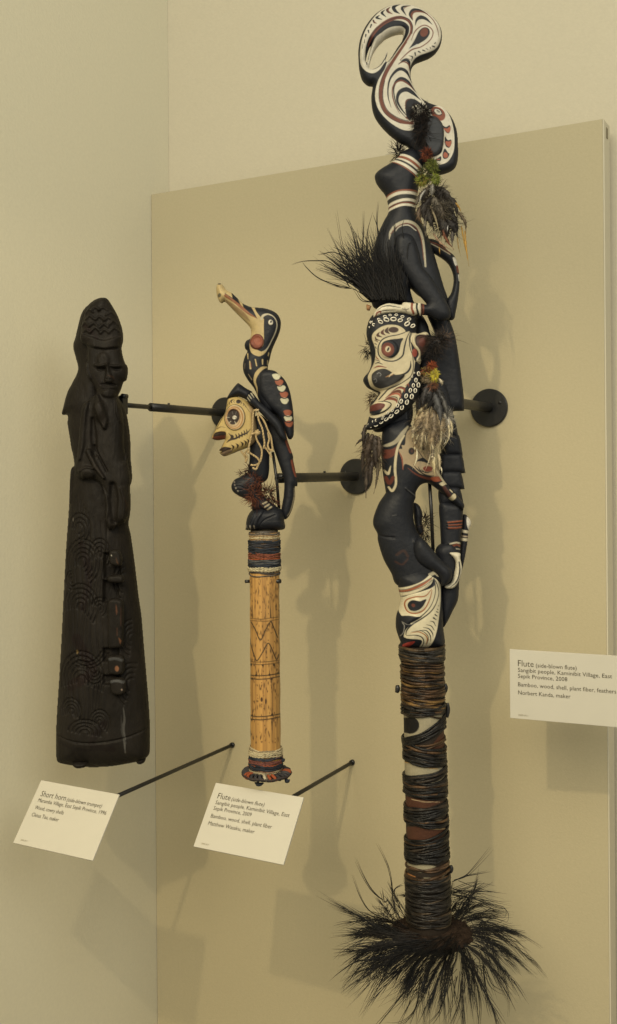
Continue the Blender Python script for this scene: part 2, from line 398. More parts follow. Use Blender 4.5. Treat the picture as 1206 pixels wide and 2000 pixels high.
card('ivory card below the dark horn, headed Short horn, on a black rod', cc1, math.radians(38), 0, [
    ('Short horn', mx_, .245, .325, .094, I, 0), ('(side-blown trumpet)', mx_+.345, .245, .435, .063, I, .18),
    ('Maramba Village, East Sepik Province, 1996', mx_, .335, .865, .062, I, 0), ('Wood, cowry shells', mx_, .45, .372, .062, I, 0),
    ('Cletus Tau, maker', mx_, .565, .35, .062, I, 0), ('2009.39.1', mx_, .945, .085, .022, J, 0)], np.array([r1[0], 0, r1[2]]))
card('ivory card below the small bird flute, headed Flute and dated 2009', cc2, math.radians(38), 0, [
    ('Flute', mx_, .235, .148, .094, I, 0), ('(side-blown flute)', mx_+.165, .235, .372, .063, I, .18),
    ('Sangibit people, Kaminibit Village, East', mx_, .325, .835, .062, I, 0), ('Sepik Province, 2009', mx_, .415, .435, .062, I, 0),
    ('Bamboo, wood, shell, plant fiber', mx_, .535, .69, .062, I, 0), ('Matthew Wasaku, maker', mx_, .65, .525, .062, I, 0), ('2009.39.7', mx_, .945, .085, .022, J, 0)], np.array([r2[0], 0, r2[2]]))
tl3 = at(997, 1268, np.array(1.262)); bl3 = at(996, 1403, np.array(1.262)); yw = math.radians(5.5)
cc3 = (tl3+bl3)/2+np.array([math.cos(yw), math.sin(yw), 0])*CW/2
card('ivory card at the right edge, headed Flute and dated 2008', cc3, 0, yw, [
    ('Flute', mx_, .235, .145, .094, I, 0), ('(side-blown flute)', mx_+.165, .235, .369, .063, I, 0),
    ('Sangibit people, Kaminibit Village, East', mx_, .318, .845, .062, I, 0), ('Sepik Province, 2008', mx_, .405, .45, .062, I, 0),
    ('Bamboo, wood, shell, plant fiber, feathers', mx_, .527, .88, .062, I, 0), ('Norbert Kanda, maker', mx_, .645, .478, .062, I, 0), ('2009.35.1', mx_, .955, .09, .024, J, 0)],
    np.array([cc3[0], 0, cc3[2]]))

# ================================================================== the dark carved horn
ZH = 1.3975
A12, A13, A14 = T(100, 560, 5.482), T(100, 860, 5.482), T(100, 1180, 5.482)
g = lambda tr, pts: [tuple(p) for p in tr(pts)]
I1 = T(0, 0, 1)
horn_out = g(A12, [(560, 118), (605, 132), (655, 205), (705, 295), (742, 390), (762, 470), (770, 560), (752, 650), (765, 740), (790, 815), (815, 850), (818, 920), (803, 1000), (770, 1022), (740, 1110), (715, 1172), (762, 1250), (800, 1340), (830, 1500), (845, 1650), (850, 1860)]) + \
    g(A13, [(860, 300), (862, 430), (842, 500), (850, 650), (842, 790), (825, 900), (850, 1020), (890, 1300), (930, 1640), (960, 1850)]) + \
    g(A14, [(972, 220), (1000, 560), (1037, 1000), (1050, 1200), (1057, 1380), (1056, 1560), (1042, 1620), (985, 1662), (860, 1692), (700, 1720), (560, 1733), (400, 1734), (250, 1720), (110, 1692), (70, 1662), (61, 1500), (66, 1250), (100, 700), (120, 350)]) + \
    g(A13, [(150, 1500), (172, 1100), (205, 640), (207, 560), (220, 330), (240, 280), (258, 262), (235, 120)]) + \
    g(A12, [(235, 1800), (205, 1600), (185, 1480), (182, 1378), (122, 1368), (135, 1300), (182, 1130), (235, 1030), (296, 890), (270, 760), (246, 670), (246, 610), (266, 555), (292, 440), (340, 275), (425, 180), (490, 135)])
hr = thing('carved_horn', 'tall dark carved wooden horn with a standing figure, left of both flutes', 'wooden horn', tuple(at(200, 1490, np.array(ZH))))
swirl = []
def arcs(cx, cy, n, r0, dr, a0, a1, ky=1.3, h=-2.6, w=1.5):
    for i in range(n):
        r = r0+dr*i; a = np.radians(np.linspace(a0, a1, 9))
        swirl.append(('S', (h, 1.6), [(cx+r*math.cos(q), cy+r*ky*math.sin(q)) for q in a], w*2.2))
arcs(172, 1095, 5, 8, 6.5, -200, 60); arcs(168, 1180, 5, 6, 7, -190, 40); arcs(170, 1320, 6, 8, 7, -195, 20)
arcs(180, 1255, 3, 30, 6, 20, 120, 1.0); arcs(176, 1420, 4, 8, 8, -170, 10, .8); arcs(165, 1030, 3, 8, 7, -180, 90)
arcs(205, 1180, 3, 4, 5, -160, 60); arcs(150, 1380, 4, 5, 5, -200, 30); arcs(205, 1400, 4, 4, 5, -190, 40); arcs(150, 1130, 3, 4, 5, 60, 260); arcs(205, 1080, 4, 4, 5, -200, 40, 1.6); arcs(195, 1300, 4, 5, 5, 20, 200); arcs(262, 1240, 4, 4, 5, 100, 270, 1.8); arcs(263, 1330, 4, 8, 6, 120, 290, 1.6); arcs(250, 1130, 3, 8, 6, 110, 260, 1.8)
for k in range(9):
    x0 = 128+k*9; swirl.append(('S', (-1.5, 1.3), [(x0+18-k*.4+5*math.sin(y/38+k*.7)+(y-1000)*-.02, y) for y in range(960+8*k, 1420, 46)], 2.4))
W1 = (.0125, .0105, .0086)
hl = [('S', (.011, .008, .007), [(170, 1060), (185, 1120), (172, 1180)], 14), ('S', (.011, .0075, .0065), [(160, 1240), (190, 1300), (150, 1330)], 20), ('S', (.010, .0075, .0065), [(215, 1400), (190, 1440), (230, 1450)], 12),
      ('S', (.06, .057, .052), [(250, 1372), (252, 1395), (249, 1412), (252, 1430), (253, 1458)], (2, 4, 7, 5, 2)), ('S', (.035, .033, .03), [(246, 1385), (248, 1420), (256, 1440)], (1, 3, 1)),  # whitish worn streak, with its highlight painted in
      ('E', (.12, .08, .03), (162, 1265), 2, 4), ('E', (.09, .08, .07), (151, 1013), 1.5, 3.5), ('S', (.010, .008, .007), [(118, 1440), (180, 1452), (240, 1440)], 5)]
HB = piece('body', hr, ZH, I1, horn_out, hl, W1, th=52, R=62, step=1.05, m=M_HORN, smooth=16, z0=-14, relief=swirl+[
    ('S', (-3.5, 1.8), [(112, 1428), (160, 1437), (200, 1438), (250, 1430), (292, 1418)], 3), ('S', (7, 2.5), [(143, 905), (140, 940), (138, 978)], 10),
    ('P', (-11, 2.5), [(213, 1077), (240, 1077), (242, 1124), (214, 1124)]),
    ('P', (-13, 2.5), [(212, 1128), (238, 1130), (240, 1170), (212, 1170)]),
    ('P', (-10, 2.5), [(212, 1258), (240, 1256), (241, 1282), (212, 1282)]),
    ('P', (-10, 2.5), [(213, 1310), (242, 1308), (242, 1326), (213, 1326)])])
fig = g(A12, [(440, 180), (500, 140), (560, 118), (605, 132), (650, 205), (700, 295), (738, 390), (758, 480), (768, 560), (750, 650), (762, 740), (785, 815), (810, 850), (815, 930), (800, 1000), (768, 1022), (738, 1110), (712, 1172), (740, 1250), (765, 1360), (778, 1480), (780, 1650), (790, 1860)]) + \
    g(A13, [(798, 120), (835, 320), (852, 430), (838, 500), (846, 650), (838, 780), (800, 870), (760, 890), (700, 920), (640, 960), (600, 910), (585, 800), (592, 700), (570, 560), (530, 470), (480, 430), (420, 420), (330, 420), (275, 380), (255, 320), (268, 240), (290, 120)]) + \
    g(A12, [(285, 1780), (305, 1600), (318, 1420), (330, 1280), (400, 1215), (470, 1160), (488, 1120), (440, 1030), (395, 960), (376, 860), (380, 720), (385, 640), (325, 590), (320, 500), (345, 350), (390, 240)])
bumps = []
for x, y in [(500, 250), (580, 250), (430, 270), (660, 300), (440, 340), (545, 350), (640, 360), (390, 410), (480, 420), (590, 430), (690, 400), (400, 490), (500, 470), (600, 490), (700, 470)]:
    bumps.append(('S', (2.2, 1.5), [(x-45, y+22), (x, y-14), (x+45, y+18)], 22))
frl = [('T', A12)]+bumps+[
    ('S', (3.5, 2), [(330, 560), (450, 600), (600, 640), (755, 590)], 95), ('S', (-3, 1.5), [(505, 672), (600, 685), (720, 668)], 16),
    ('S', (-4, 3), [(385, 660), (390, 760), (385, 840)], 40),
    ('E', (4, 4), (590, 800), 60, 80), ('S', (3.5, 2), [(500, 850), (560, 862), (610, 850)], 26), ('S', (3.5, 2), [(670, 860), (720, 862), (765, 855)], 24),
    ('E', (-3, 1.5), (560, 893), 42, 20), ('E', (-3, 1.5), (725, 893), 36, 18), ('S', (6, 2.2), [(635, 840), (640, 930), (645, 1000)], (26, 36, 80)), ('E', (-2, 1.2), (625, 1003), 10, 7), ('E', (-2, 1.2), (665, 1005), 8, 7),
    ('S', (-3, 1.5), [(560, 1055), (640, 1050), (710, 1060)], 14), ('S', (2, 1.5), [(570, 1085), (640, 1090), (700, 1085)], 18), ('E', (4, 2.5), (640, 1150), 70, 40),
    ('S', (4, 2), [(395, 830), (400, 900), (430, 990)], 35),
    ('E', (7, 6), (550, 1330), 60, 90), ('S', (6, 2.5), [(520, 1180), (550, 1300), (590, 1430), (600, 1510)], (40, 80, 90, 34)), ('S', (5, 3), [(720, 1220), (745, 1350), (760, 1440)], (30, 60, 30)),
    ('S', (5, 3), [(400, 1250), (360, 1450), (340, 1700), (320, 1830)], (60, 80, 80, 60)), ('S', (-5, 3), [(470, 1420), (480, 1600), (490, 1800)], (30, 60, 40)),
    ('T', A13), ('S', (6, 2), [(430, 120), (500, 270), (590, 400)], (50, 46, 30)), ('S', (-4, 2), [(480, 60), (560, 220), (620, 330)], 18),
    ('S', (4, 2), [(330, 330), (400, 290), (480, 300)], 26), ('E', (5, 3), (420, 360), 70, 50), ('S', (4, 2.5), [(560, 520), (600, 620), (615, 740), (605, 860)], (40, 50, 46, 30)), ('S', (-7, 4), [(680, 480), (690, 620), (690, 860)], (60, 90, 60)),
    ('S', (4, 2), [(780, 520), (815, 650), (800, 830)], (40, 50, 40))]
fl = [('T', A12), ('S', (.016, .013, .011), [(560, 1250), (590, 1380), (600, 1490)], (10, 50, 20)), ('S', (.03, .017, .012), [(630, 960), (680, 975), (700, 1000)], (6, 16, 6)), ('S', (.012, .010, .009), [(500, 960), (560, 1040), (600, 1100)], (20, 50, 20)),
      ('S', (.011, .0075, .0065), [(380, 430), (430, 470), (520, 560)], 40), ('T', A13), ('S', (.02, .016, .013), [(450, 160), (520, 290), (590, 395)], (6, 22, 6)), ('S', (.018, .012, .009), [(800, 600), (830, 690), (820, 760)], (6, 22, 6)), ('S', (.014, .012, .010), [(600, 650), (620, 730), (610, 850)], (8, 20, 6))]
piece('carved_figure', hr, ZH, I1, fig, fl, W1, th=22, R=22, z0=34, step=1.2, m=M_HORN, smooth=8, relief=[r if r[0] == 'T' else (r[0], (r[1][0]*1.5, r[1][1]))+tuple(r[2:]) for r in frl], grain=.25)
def knob(pts, cols, h):
    piece('carved_lug', hr, ZH, I1, pts, cols, W1, th=10, R=6, z0=h, step=1.2, m=M_HORN, smooth=2)
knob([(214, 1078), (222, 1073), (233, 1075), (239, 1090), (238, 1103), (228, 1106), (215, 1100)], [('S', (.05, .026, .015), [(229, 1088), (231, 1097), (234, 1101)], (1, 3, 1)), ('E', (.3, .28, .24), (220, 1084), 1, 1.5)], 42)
knob([(212, 1124), (232, 1122), (242, 1126), (241, 1137), (226, 1139), (212, 1136)], [], 40)
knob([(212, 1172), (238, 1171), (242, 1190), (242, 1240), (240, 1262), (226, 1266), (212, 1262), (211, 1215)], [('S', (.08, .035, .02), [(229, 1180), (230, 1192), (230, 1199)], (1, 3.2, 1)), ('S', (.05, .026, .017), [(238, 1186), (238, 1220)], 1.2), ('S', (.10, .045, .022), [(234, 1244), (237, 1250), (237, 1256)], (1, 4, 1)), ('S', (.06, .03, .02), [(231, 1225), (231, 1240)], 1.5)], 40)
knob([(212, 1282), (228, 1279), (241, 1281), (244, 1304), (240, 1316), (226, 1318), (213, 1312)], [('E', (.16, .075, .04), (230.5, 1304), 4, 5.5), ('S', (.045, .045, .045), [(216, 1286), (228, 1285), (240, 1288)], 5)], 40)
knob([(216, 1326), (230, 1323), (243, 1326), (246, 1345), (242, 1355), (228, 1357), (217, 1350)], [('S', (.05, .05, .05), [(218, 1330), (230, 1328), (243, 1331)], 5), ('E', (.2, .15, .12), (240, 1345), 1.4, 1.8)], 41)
for px, py, rx in ((157, 1494, 14), (275, 1486, 9)):
    piece('foot_stub', hr, ZH, I1, [(px-rx, py-5), (px+rx, py-6), (px+rx*.8, py+3), (px, py+6), (px-rx*.8, py+4)], [], W1, th=12, R=5, z0=20 if px < 200 else -5, step=1.2, m=M_HORN)

# ================================================================== the small bird flute
Z2 = 1.3246; B8a, B8b, B9, B10, B11 = T(390, 530, 5.243), T(390, 730, 5.243), T(400, 740, 7.54), T(450, 1020, 7.143), T(450, 1280, 7.692)
f2 = thing('bird_flute', 'small bamboo flute topped by a black bird and a cream carved face', 'bamboo flute', tuple(at(521, 1515, np.array(Z2))))
# bamboo tube
def bcol(TH, TT, sx, sy):
    c = np.empty(sx.shape+(3,)); u = TH*4.7
    st = .5+.5*np.sin(u*3.1+1.3*np.sin(u*1.7)); st2 = np.sin(u*9+2)*np.sin(u*5.3+1)
    a = np.array((.42, .235, .070)); b_ = np.array((.17, .080, .027)); 
    c[:] = a*(1-.45*st[..., None])+b_*.45*st[..., None]; c *= (1+.12*st2)[..., None]
    pk = np.exp(-((np.mod(TH+.42, 2*math.pi)-math.pi)**2))[..., None]*0
    P = np.stack([sx.ravel(), sy.ravel()], 1); flat = c.reshape(-1, 3)
    DK = (.03, .018, .01)
    ln = [('T', B10), ('S', DK, [(560, 960), (563, 1150), (572, 1330)], (4, 8, 16)), ('S', DK, [(318, 1150), (320, 1330)], (2, 12)), ('S', DK, [(265, 1335), (320, 1342), (450, 1354), (560, 1338), (680, 1325)], 8), ('S', DK, [(265, 1366), (330, 1374), (490, 1384), (600, 1370), (680, 1358)], 8),
          ('S', DK, [(295, 1390), (360, 1500), (430, 1645), (500, 1510), (570, 1390), (600, 1440), (665, 1610)], 15), ('S', DK, [(290, 1690), (340, 1850), (385, 1930), (470, 1800), (540, 1690), (600, 1800), (650, 1915), (680, 1850)], 15),
          ('S', DK, [(270, 1935), (360, 1950), (480, 1950), (600, 1940), (685, 1926)], 9), ('S', DK, [(270, 1970), (400, 1987), (560, 1980), (685, 1960)], 9),
          ('T', B11)]
    for y0, y1 in ((295, 300), (340, 352), (905, 915), (950, 962)):
        ln.append(('S', DK, [(285, y0), (400, y1+6), (560, y1+2), (750, y0-22)], 16))
    for x, y, dy in ((500, 150, 40), (665, 145, 55), (320, 140, 35), (400, 300, -55), (597, 295, -60), (725, 270, -40), (335, 350, 40), (630, 355, 60), (335, 900, -40), (638, 895, -60), (330, 965, 40), (635, 960, 120), (635, 1000, 300)):
        ln.append(('S', DK, [(x, y), (x+2, y+dy*.4), (x, y+dy)], (34 if abs(dy) < 100 else 20, 9, 4)))
    ln += [('S', DK, [(630, 370), (640, 600), (638, 880)], 7), ('S', (.1, .05, .02), [(335, 370), (335, 880)], 9)]
    r_ = np.random.default_rng(3)
    for _ in range(330):
        x, y = r_.uniform(488, 546), r_.uniform(1122, 1456); ww = r_.uniform(.8, 1.9); hh = r_.uniform(.8, 4.5)
        ln.append(('T', I1)); ln.append(('E', (.09, .045, .018), (x, y), ww*.55, hh))
    ln += [('T', B11), ('E', (.06, .03, .015), (483, 665), 18, 35), ('E', (.06, .03, .015), (545, 690), 14, 40), ('E', (.07, .035, .015), (520, 450), 9, 40)]
    Q = np.zeros((0, 3)); out = np.array(flat)
    # painted on the near half, repeated on the far half
    tr = I1
    CC = paint(P, (0, 0, 0), [('P', (1, 1, 1), [(0, 0), (1, 0), (1, 1)])], I1)*0-1
    CC = np.tile(np.array([-1.]*3), (len(P), 1)); t2 = I1
    for L_ in ln:
        if L_[0] == 'T': t2 = L_[1]; continue
        pts = t2(L_[2]).reshape(-1, 2); lo, hi = pts.min(0)-8, pts.max(0)+8
        idx = np.nonzero((P[:, 0] > lo[0]) & (P[:, 0] < hi[0]) & (P[:, 1] > lo[1]) & (P[:, 1] < hi[1]))[0]
        if not len(idx): continue
        al = np.clip(.5-shape_d(P[idx], L_, t2)/1.0, 0, 1)[:, None]; out[idx] = out[idx]*(1-al)+np.array(L_[1])*al
    return out.reshape(c.shape)
lathe('bamboo_tube', f2, Z2, (516.5, 1040), (519.5, 1500), lambda t: 28.6+t*1.0+.35*np.sin(t*40), M_BAMB, bcol, nth=220, nt=420)
def winding(name, parent, z, axis, y0, y1, r, n, cols, wr=1.3, m=M_FIBRE, tilt=1.5, wob=.8, twist=False):
    """cord wound round the shaft: rings lying on its surface; axis(y) gives the shaft centre x"""
    L = Local(z); parts = []; a = np.linspace(0, 2*math.pi, 49)
    for i in range(n):
        y = y0+(y1-y0)*(i+.5)/n; tl = rng.normal(0, tilt); ph = rng.uniform(0, 6.28); k = 3+rng.integers(0, 3)
        rr = (r(y) if callable(r) else r)+rng.uniform(-.3, .5); c = cols(y) if callable(cols) else cols[rng.integers(len(cols))]
        yy = y+tl*np.sin(a+ph)+wob*np.sin(k*a+ph*2); rad = rr+.4*np.sin(k*2*a+ph)
        if twist:
            for s in (0, math.pi):
                tw = a*14+s; wv = np.stack([axis(y)+(rad+wr*.5*np.cos(tw))*np.sin(a), yy+wr*.6*np.sin(tw), (rad+wr*.5*np.cos(tw))*np.cos(a)], 1)
                parts.append(tube(L(wv), wr*.62*z/FPX, 6, jit(c, .15), cap=False))
        else:
            wv = np.stack([axis(y)+rad*np.sin(a), yy, rad*np.cos(a)], 1)
            V, Fs, C = tube(L(wv), wr*z/FPX, 6, c, cap=False)
            sh = np.repeat(1+.35*np.sin(a*rng.uniform(2, 6)+ph), 6)[:, None]
            parts.append((V, Fs, np.clip(C*sh*rng.uniform(.75, 1.25), 0, 1)))
    V, Fs, C = join(parts); return mesh(name, V, Fs, m, parent, C)
ax2 = lambda y: 516.5+(y-1040)/460*3
TAN = (.38, .32, .20); NAVY = (.020, .024, .032); ORED = (.22, .055, .022)
lathe('bamboo_tube', f2, Z2, (516.5, 1036), (516.6, 1042), lambda t: 27+0*t, M_BAMB, lambda *a: np.tile((.05, .04, .03), a[0].shape+(1,)), nth=32, nt=3)
winding('cord_binding', f2, Z2, ax2, 1040, 1055, 29.5, 7, [TAN, TAN, (.28, .2, .11), (.12, .1, .08)], 1.4, twist=True)
winding('cord_binding', f2, Z2, ax2, 1055, 1079, 30.5, 10, [NAVY, NAVY, (.03, .03, .035)], 1.6, tilt=.8)
winding('cord_binding', f2, Z2, ax2, 1079, 1091, 30.5, 5, [ORED, (.15, .05, .03)], 1.6, twist=True)
winding('cord_binding', f2, Z2, ax2, 1091, 1106, 31, 7, [NAVY, NAVY, (.05, .05, .05)], 1.6, tilt=.8)
winding('cord_binding', f2, Z2, ax2, 1106, 1114, 31, 3, [TAN, (.42, .37, .24)], 2.2, twist=True)
winding('cord_binding', f2, Z2, ax2, 1113, 1121, 29.5, 5, [(.10, .085, .07), (.06, .05, .045)], 1.2)
winding('cord_binding', f2, Z2, ax2, 1458, 1464, 31, 3, [(.2, .16, .1), TAN], 1.5, twist=True)
winding('cord_binding', f2, Z2, ax2, 1463, 1474, 31.5, 4, [TAN, (.42, .37, .24)], 2.2, twist=True)
winding('cord_binding', f2, Z2, ax2, 1474, 1479, 32, 3, [NAVY], 1.6)
winding('cord_binding', f2, Z2, ax2, 1478, 1489, 32, 5, [ORED, (.13, .05, .04)], 1.8, twist=True)
winding('cord_binding', f2, Z2, ax2, 1488, 1497, 32, 5, [NAVY], 1.7)
winding('cord_binding', f2, Z2, ax2, 1496, 1506, 31, 4, [(.3, .25, .16), TAN, (.2, .12, .08)], 1.8, twist=True)
# plaited ring at the foot: coils laid flat round the tube
L2 = Local(Z2); parts = []
for i in range(30):
    a0 = 2*math.pi*i/30; c = (ORED if i % 6 in (1, 2) else ((.40, .36, .26) if i % 10 == 0 and math.cos(a0) > .2 else (.035, .033, .035)))
    s = np.linspace(0, 2*math.pi, 15); P_ = np.stack([521+(38+8.5*np.cos(s))*math.sin(a0)+3*np.sin(s)*math.cos(a0), 1509+4.2*np.sin(s)+rng.uniform(-1, 1), (38+8.5*np.cos(s))*math.cos(a0)-3*np.sin(s)*math.sin(a0)], 1)
    parts.append(tube(L2(P_), 3.0*Z2/FPX, 7, jit(c, .25), cap=False))
s = np.linspace(0, 2*math.pi, 61)
for rr, dy in ((47, 0), (44, 2.5), (38, 3.2), (34, 1)):
    P_ = np.stack([521+(rr+.7*np.sin(9*s))*np.sin(s), 1510+dy+.8*np.sin(7*s), rr*np.cos(s)], 1); parts.append(tube(L2(P_), 2.4*Z2/FPX, 7, (.04, .032, .03), cap=False))
V, Fs, C = join(parts); mesh('plaited_foot_ring', V, Fs, M_FIBRE, f2, C)
for x, y, h, a in ((508, 1523, 28, 9), (562, 1519, 20, 5), (553, 1483, 5, 4)):
    P_ = np.array([[x-a, y-3, h], [x, y, h+3], [x+a, y-2, h]]); V, Fs, C = tube(L2(spl(P_)), np.array([.6, 4.5, 3.6, .6])*Z2/FPX, 8, NAVY); mesh('cord_knot', V, Fs, M_FIBRE, f2, C)

# carved figure of the bird flute
blk = piece('carved_base', f2, Z2, B8b, [(478, 1520), (490, 1470), (520, 1415), (570, 1380), (640, 1362), (700, 1375), (760, 1350), (800, 1365), (850, 1400), (872, 1470), (868, 1500), (866, 1592), (700, 1600), (490, 1602), (476, 1570)],
    [('S', (.22, .20, .17), [(486, 1545), (490, 1580)], (10, 5)), ('S', (.22, .20, .17), [(525, 1550), (530, 1585)], (16, 8)), ('S', (.20, .18, .15), [(565, 1550), (572, 1580)], (14, 6)), ('S', (.06, .06, .06), [(850, 1500), (700, 1505)], 2)],
    th=28, R=16, step=1.0, relief=[('S', (3.5, 1.5), [(560, 1400), (520, 1480), (490, 1570)], (40, 50, 30)), ('S', (4, 1.5), [(600, 1400), (550, 1480), (528, 1580)], (40, 44, 30)), ('S', (3.5, 1.5), [(640, 1400), (590, 1490), (570, 1580)], (40, 36, 26)), ('S', (-2.5, 1.2), [(600, 1590), (660, 1500), (780, 1440)], 8)])
back = [(600, 60), (590, 160), (625, 290), (690, 400), (700, 560), (742, 720), (790, 850), (838, 990), (868, 1100), (862, 1250), (840, 1390), (860, 1478), (897, 1482), (945, 1400), (978, 1260), (978, 1158), (1003, 1148), (1000, 1060), (985, 1000), (960, 882), (957, 835), (905, 690), (875, 560), (820, 400), (760, 200), (700, 60)]
piece('tail', f2, Z2, B8b, back, [('S', RED, [(870, 600), (900, 700), (935, 800)], (20, 40, 30)), ('S', RED, [(945, 890), (965, 980), (985, 1050)], (20, 24, 16)), ('S', (.35, .3, .2), [(972, 1170), (970, 1260), (935, 1400), (900, 1455)], (4, 8, 9, 5)), ('S', (.012, .012, .012), [(960, 860), (900, 850), (850, 800)], 6)], th=13, R=13, z0=-4, step=1.2)
bird = [(205, 118), (240, 142), (275, 190), (330, 220), (365, 252), (400, 285), (440, 325), (530, 365), (650, 375), (740, 400), (800, 440), (832, 505), (830, 580), (810, 650), (770, 740), (740, 815), (722, 890), (700, 990), (720, 1100), (760, 1250), (800, 1420), (700, 1450), (640, 1390), (600, 1295), (560, 1200), (490, 1105), (452, 1030), (445, 950), (465, 870), (490, 820), (468, 790), (462, 750), (480, 710), (515, 690), (528, 650), (525, 590), (490, 540), (430, 480), (350, 400), (262, 312), (232, 325), (205, 310), (180, 250), (172, 180), (182, 135)]
LB = (.40, .31, .155)
bl = [('P', LB, [(160, 100), (250, 130), (330, 215), (345, 285), (268, 235), (255, 300), (235, 335), (150, 300)]), ('E', (.1, .09, .06), (210, 255), 18, 20), ('E', (.03, .03, .03), (205, 135), 20, 9),
      ('P', LB, [(262, 250), (330, 300), (420, 370), (520, 455), (600, 500), (630, 485), (665, 500), (665, 650), (665, 780), (560, 800), (520, 760), (528, 640), (525, 590), (490, 540), (430, 480), (350, 400), (258, 312)]),
      ('S', (.20, .085, .04), [(275, 262), (360, 320), (440, 385), (520, 450), (590, 492)], (30, 26, 34, 26, 6)), ('S', (.27, .19, .10), [(270, 300), (360, 375), (450, 445), (520, 520)], (10, 40, 40, 8)),
      ('P', BLACK, [(330, 218), (345, 285), (430, 355), (455, 380), (440, 326), (390, 270)]), ('P', LB, [(395, 285), (440, 328), (458, 383), (425, 350)]), ('P', BLACK, [(440, 326), (535, 367), (597, 492), (520, 440), (455, 378)]), ('P', LB, [(530, 366), (568, 375), (632, 478), (635, 492), (598, 500), (565, 430)]),
      ('F', BLACK, [(568, 374), (660, 376), (740, 400), (800, 440), (834, 510), (830, 590), (800, 680), (760, 620), (770, 520), (700, 450), (632, 480)]),
      ('S', (.40, .36, .26), [(640, 500), (660, 465), (710, 452), (765, 480), (795, 540), (785, 620), (740, 720), (690, 810), (650, 845)], (26, 24, 14, 10, 9, 9, 9, 14, 30)),
      ('F', BLACK, [(690, 478), (730, 470), (770, 495), (785, 550), (770, 630), (730, 730), (690, 800), (640, 830), (600, 815), (650, 780), (665, 720), (665, 540)]),
      ('F', LB, [(520, 740), (540, 780), (590, 810), (640, 832), (690, 820), (660, 860), (610, 880), (550, 855), (522, 810)]),
      ('E', (.10, .03, .02), (592, 732), 72, 80, 10), ('E', (.17, .052, .03), (596, 728), 60, 66), ('E', (.22, .07, .04), (602, 722), 38, 44),
      ('E', WHITE, (733, 537), 24, 27), ('E', (.02, .02, .02), (737, 530), 9, 15, 25),
      ('S', LB, [(497, 850), (502, 905)], (12, 6)), ('S', LB, [(520, 930), (528, 1003)], (9, 18)), ('S', RED, [(530, 950), (535, 990)], 8), ('S', LB, [(577, 912), (590, 975)], (12, 12)), ('S', LB, [(650, 915), (650, 960)], (16, 10)), ('S', LB, [(700, 920), (698, 960)], (10, 6)), ('S', LB, [(712, 840), (706, 870)], 8), ('S', (.2, .16, .1), [(505, 1060), (540, 1115)], (6, 10)), ('S', (.12, .1, .07), [(470, 950), (465, 1000)], 6),
      ('S', LB, [(690, 985), (640, 1005), (590, 1060), (570, 1130), (590, 1200), (595, 1280)], (12, 34, 38, 24, 16, 6))]
bd2 = piece('bird', f2, Z2, B8a, bird, bl, BLACK, th=19, R=19, step=.9, z0=8, relief=[('E', (3, 1.2), (592, 730), 70, 76), ('E', (-1.5, .8), (600, 725), 36, 42), ('E', (2, .8), (733, 537), 24, 27)])
wing = [(602, 60), (610, 0), (640, -30), (700, -42), (770, -30), (815, 5), (872, 60), (920, 160), (950, 300), (965, 450), (966, 610), (950, 660), (930, 672), (905, 658), (880, 590), (850, 520), (800, 420), (700, 330), (620, 200)]
wl = []
for i, (x, y) in enumerate([(790, 35), (818, 95), (842, 155), (868, 220), (873, 282), (905, 405), (910, 465), (918, 515)]):
    wl.append(('F', (.44, .42, .30) if i % 2 == 0 else (.24, .075, .04), [(x-42, y-22), (x, y-34), (x+36, y-24), (x+42, y+6), (x+20, y+32), (x-12, y+30), (x-36, y+8)]))
wl += [('S', (.010, .010, .012), [(x-46, y-6), (x-32, y+22), (x-2, y+37), (x+26, y+30), (x+46, y-2)], 10) for x, y in [(790, 35), (818, 95), (842, 155), (868, 220), (873, 282), (905, 405), (910, 465), (918, 515)]]
piece('wing', f2, Z2, B8b, wing, wl, BLACK, th=12, R=12, z0=19, step=.9)
# seated body, legs and arm
piece('neck', f2, Z2, B8b, [(545, 470), (600, 420), (660, 440), (730, 530), (760, 640), (748, 720), (715, 800), (640, 760), (560, 740), (525, 700), (540, 580)], [], th=12, R=12, z0=-4, step=1.1)
piece('seated_body', f2, Z2, B8b, [(525, 690), (600, 640), (680, 690), (712, 780), (716, 900), (712, 1010), (690, 1085), (640, 1118), (580, 1130), (520, 1100), (495, 1010), (510, 900), (515, 800)], [], th=16, R=17, z0=-2, step=1.2)
piece('leg', f2, Z2, B8b, [(326, 1160), (335, 1120), (365, 1080), (430, 1050), (520, 1008), (570, 1020), (620, 1080), (640, 1150), (640, 1220), (700, 1290), (780, 1350), (800, 1400), (700, 1420), (600, 1400), (540, 1390), (548, 1310), (470, 1282), (390, 1242), (342, 1205)],
      [('E', (.16, .14, .12), (360, 1108), 8, 10), ('E', (.16, .14, .12), (366, 1138), 8, 9), ('E', (.18, .16, .13), (378, 1170), 9, 10), ('E', (.18, .16, .13), (398, 1200), 9, 10),
       ('S', (.32, .27, .18), [(650, 1330), (690, 1310)], 16), ('S', (.32, .27, .18), [(672, 1362), (715, 1335)], 16), ('S', (.32, .27, .18), [(700, 1390), (738, 1360)], 16)], th=17, R=17, z0=8, step=1.0,
      relief=[('S', (-2.5, 1.2), [(345, 1155), (420, 1150), (480, 1180)], 6), ('S', (-2, 1), [(350, 1125), (430, 1115)], 5), ('S', (-2, 1), [(380, 1190), (440, 1190)], 5)])
arm = [(485, 265), (492, 230), (520, 195), (548, 200), (575, 232), (600, 262), (622, 292), (720, 375), (825, 490), (862, 570), (890, 680), (820, 650), (770, 560), (690, 470), (610, 385), (550, 330), (505, 300)]
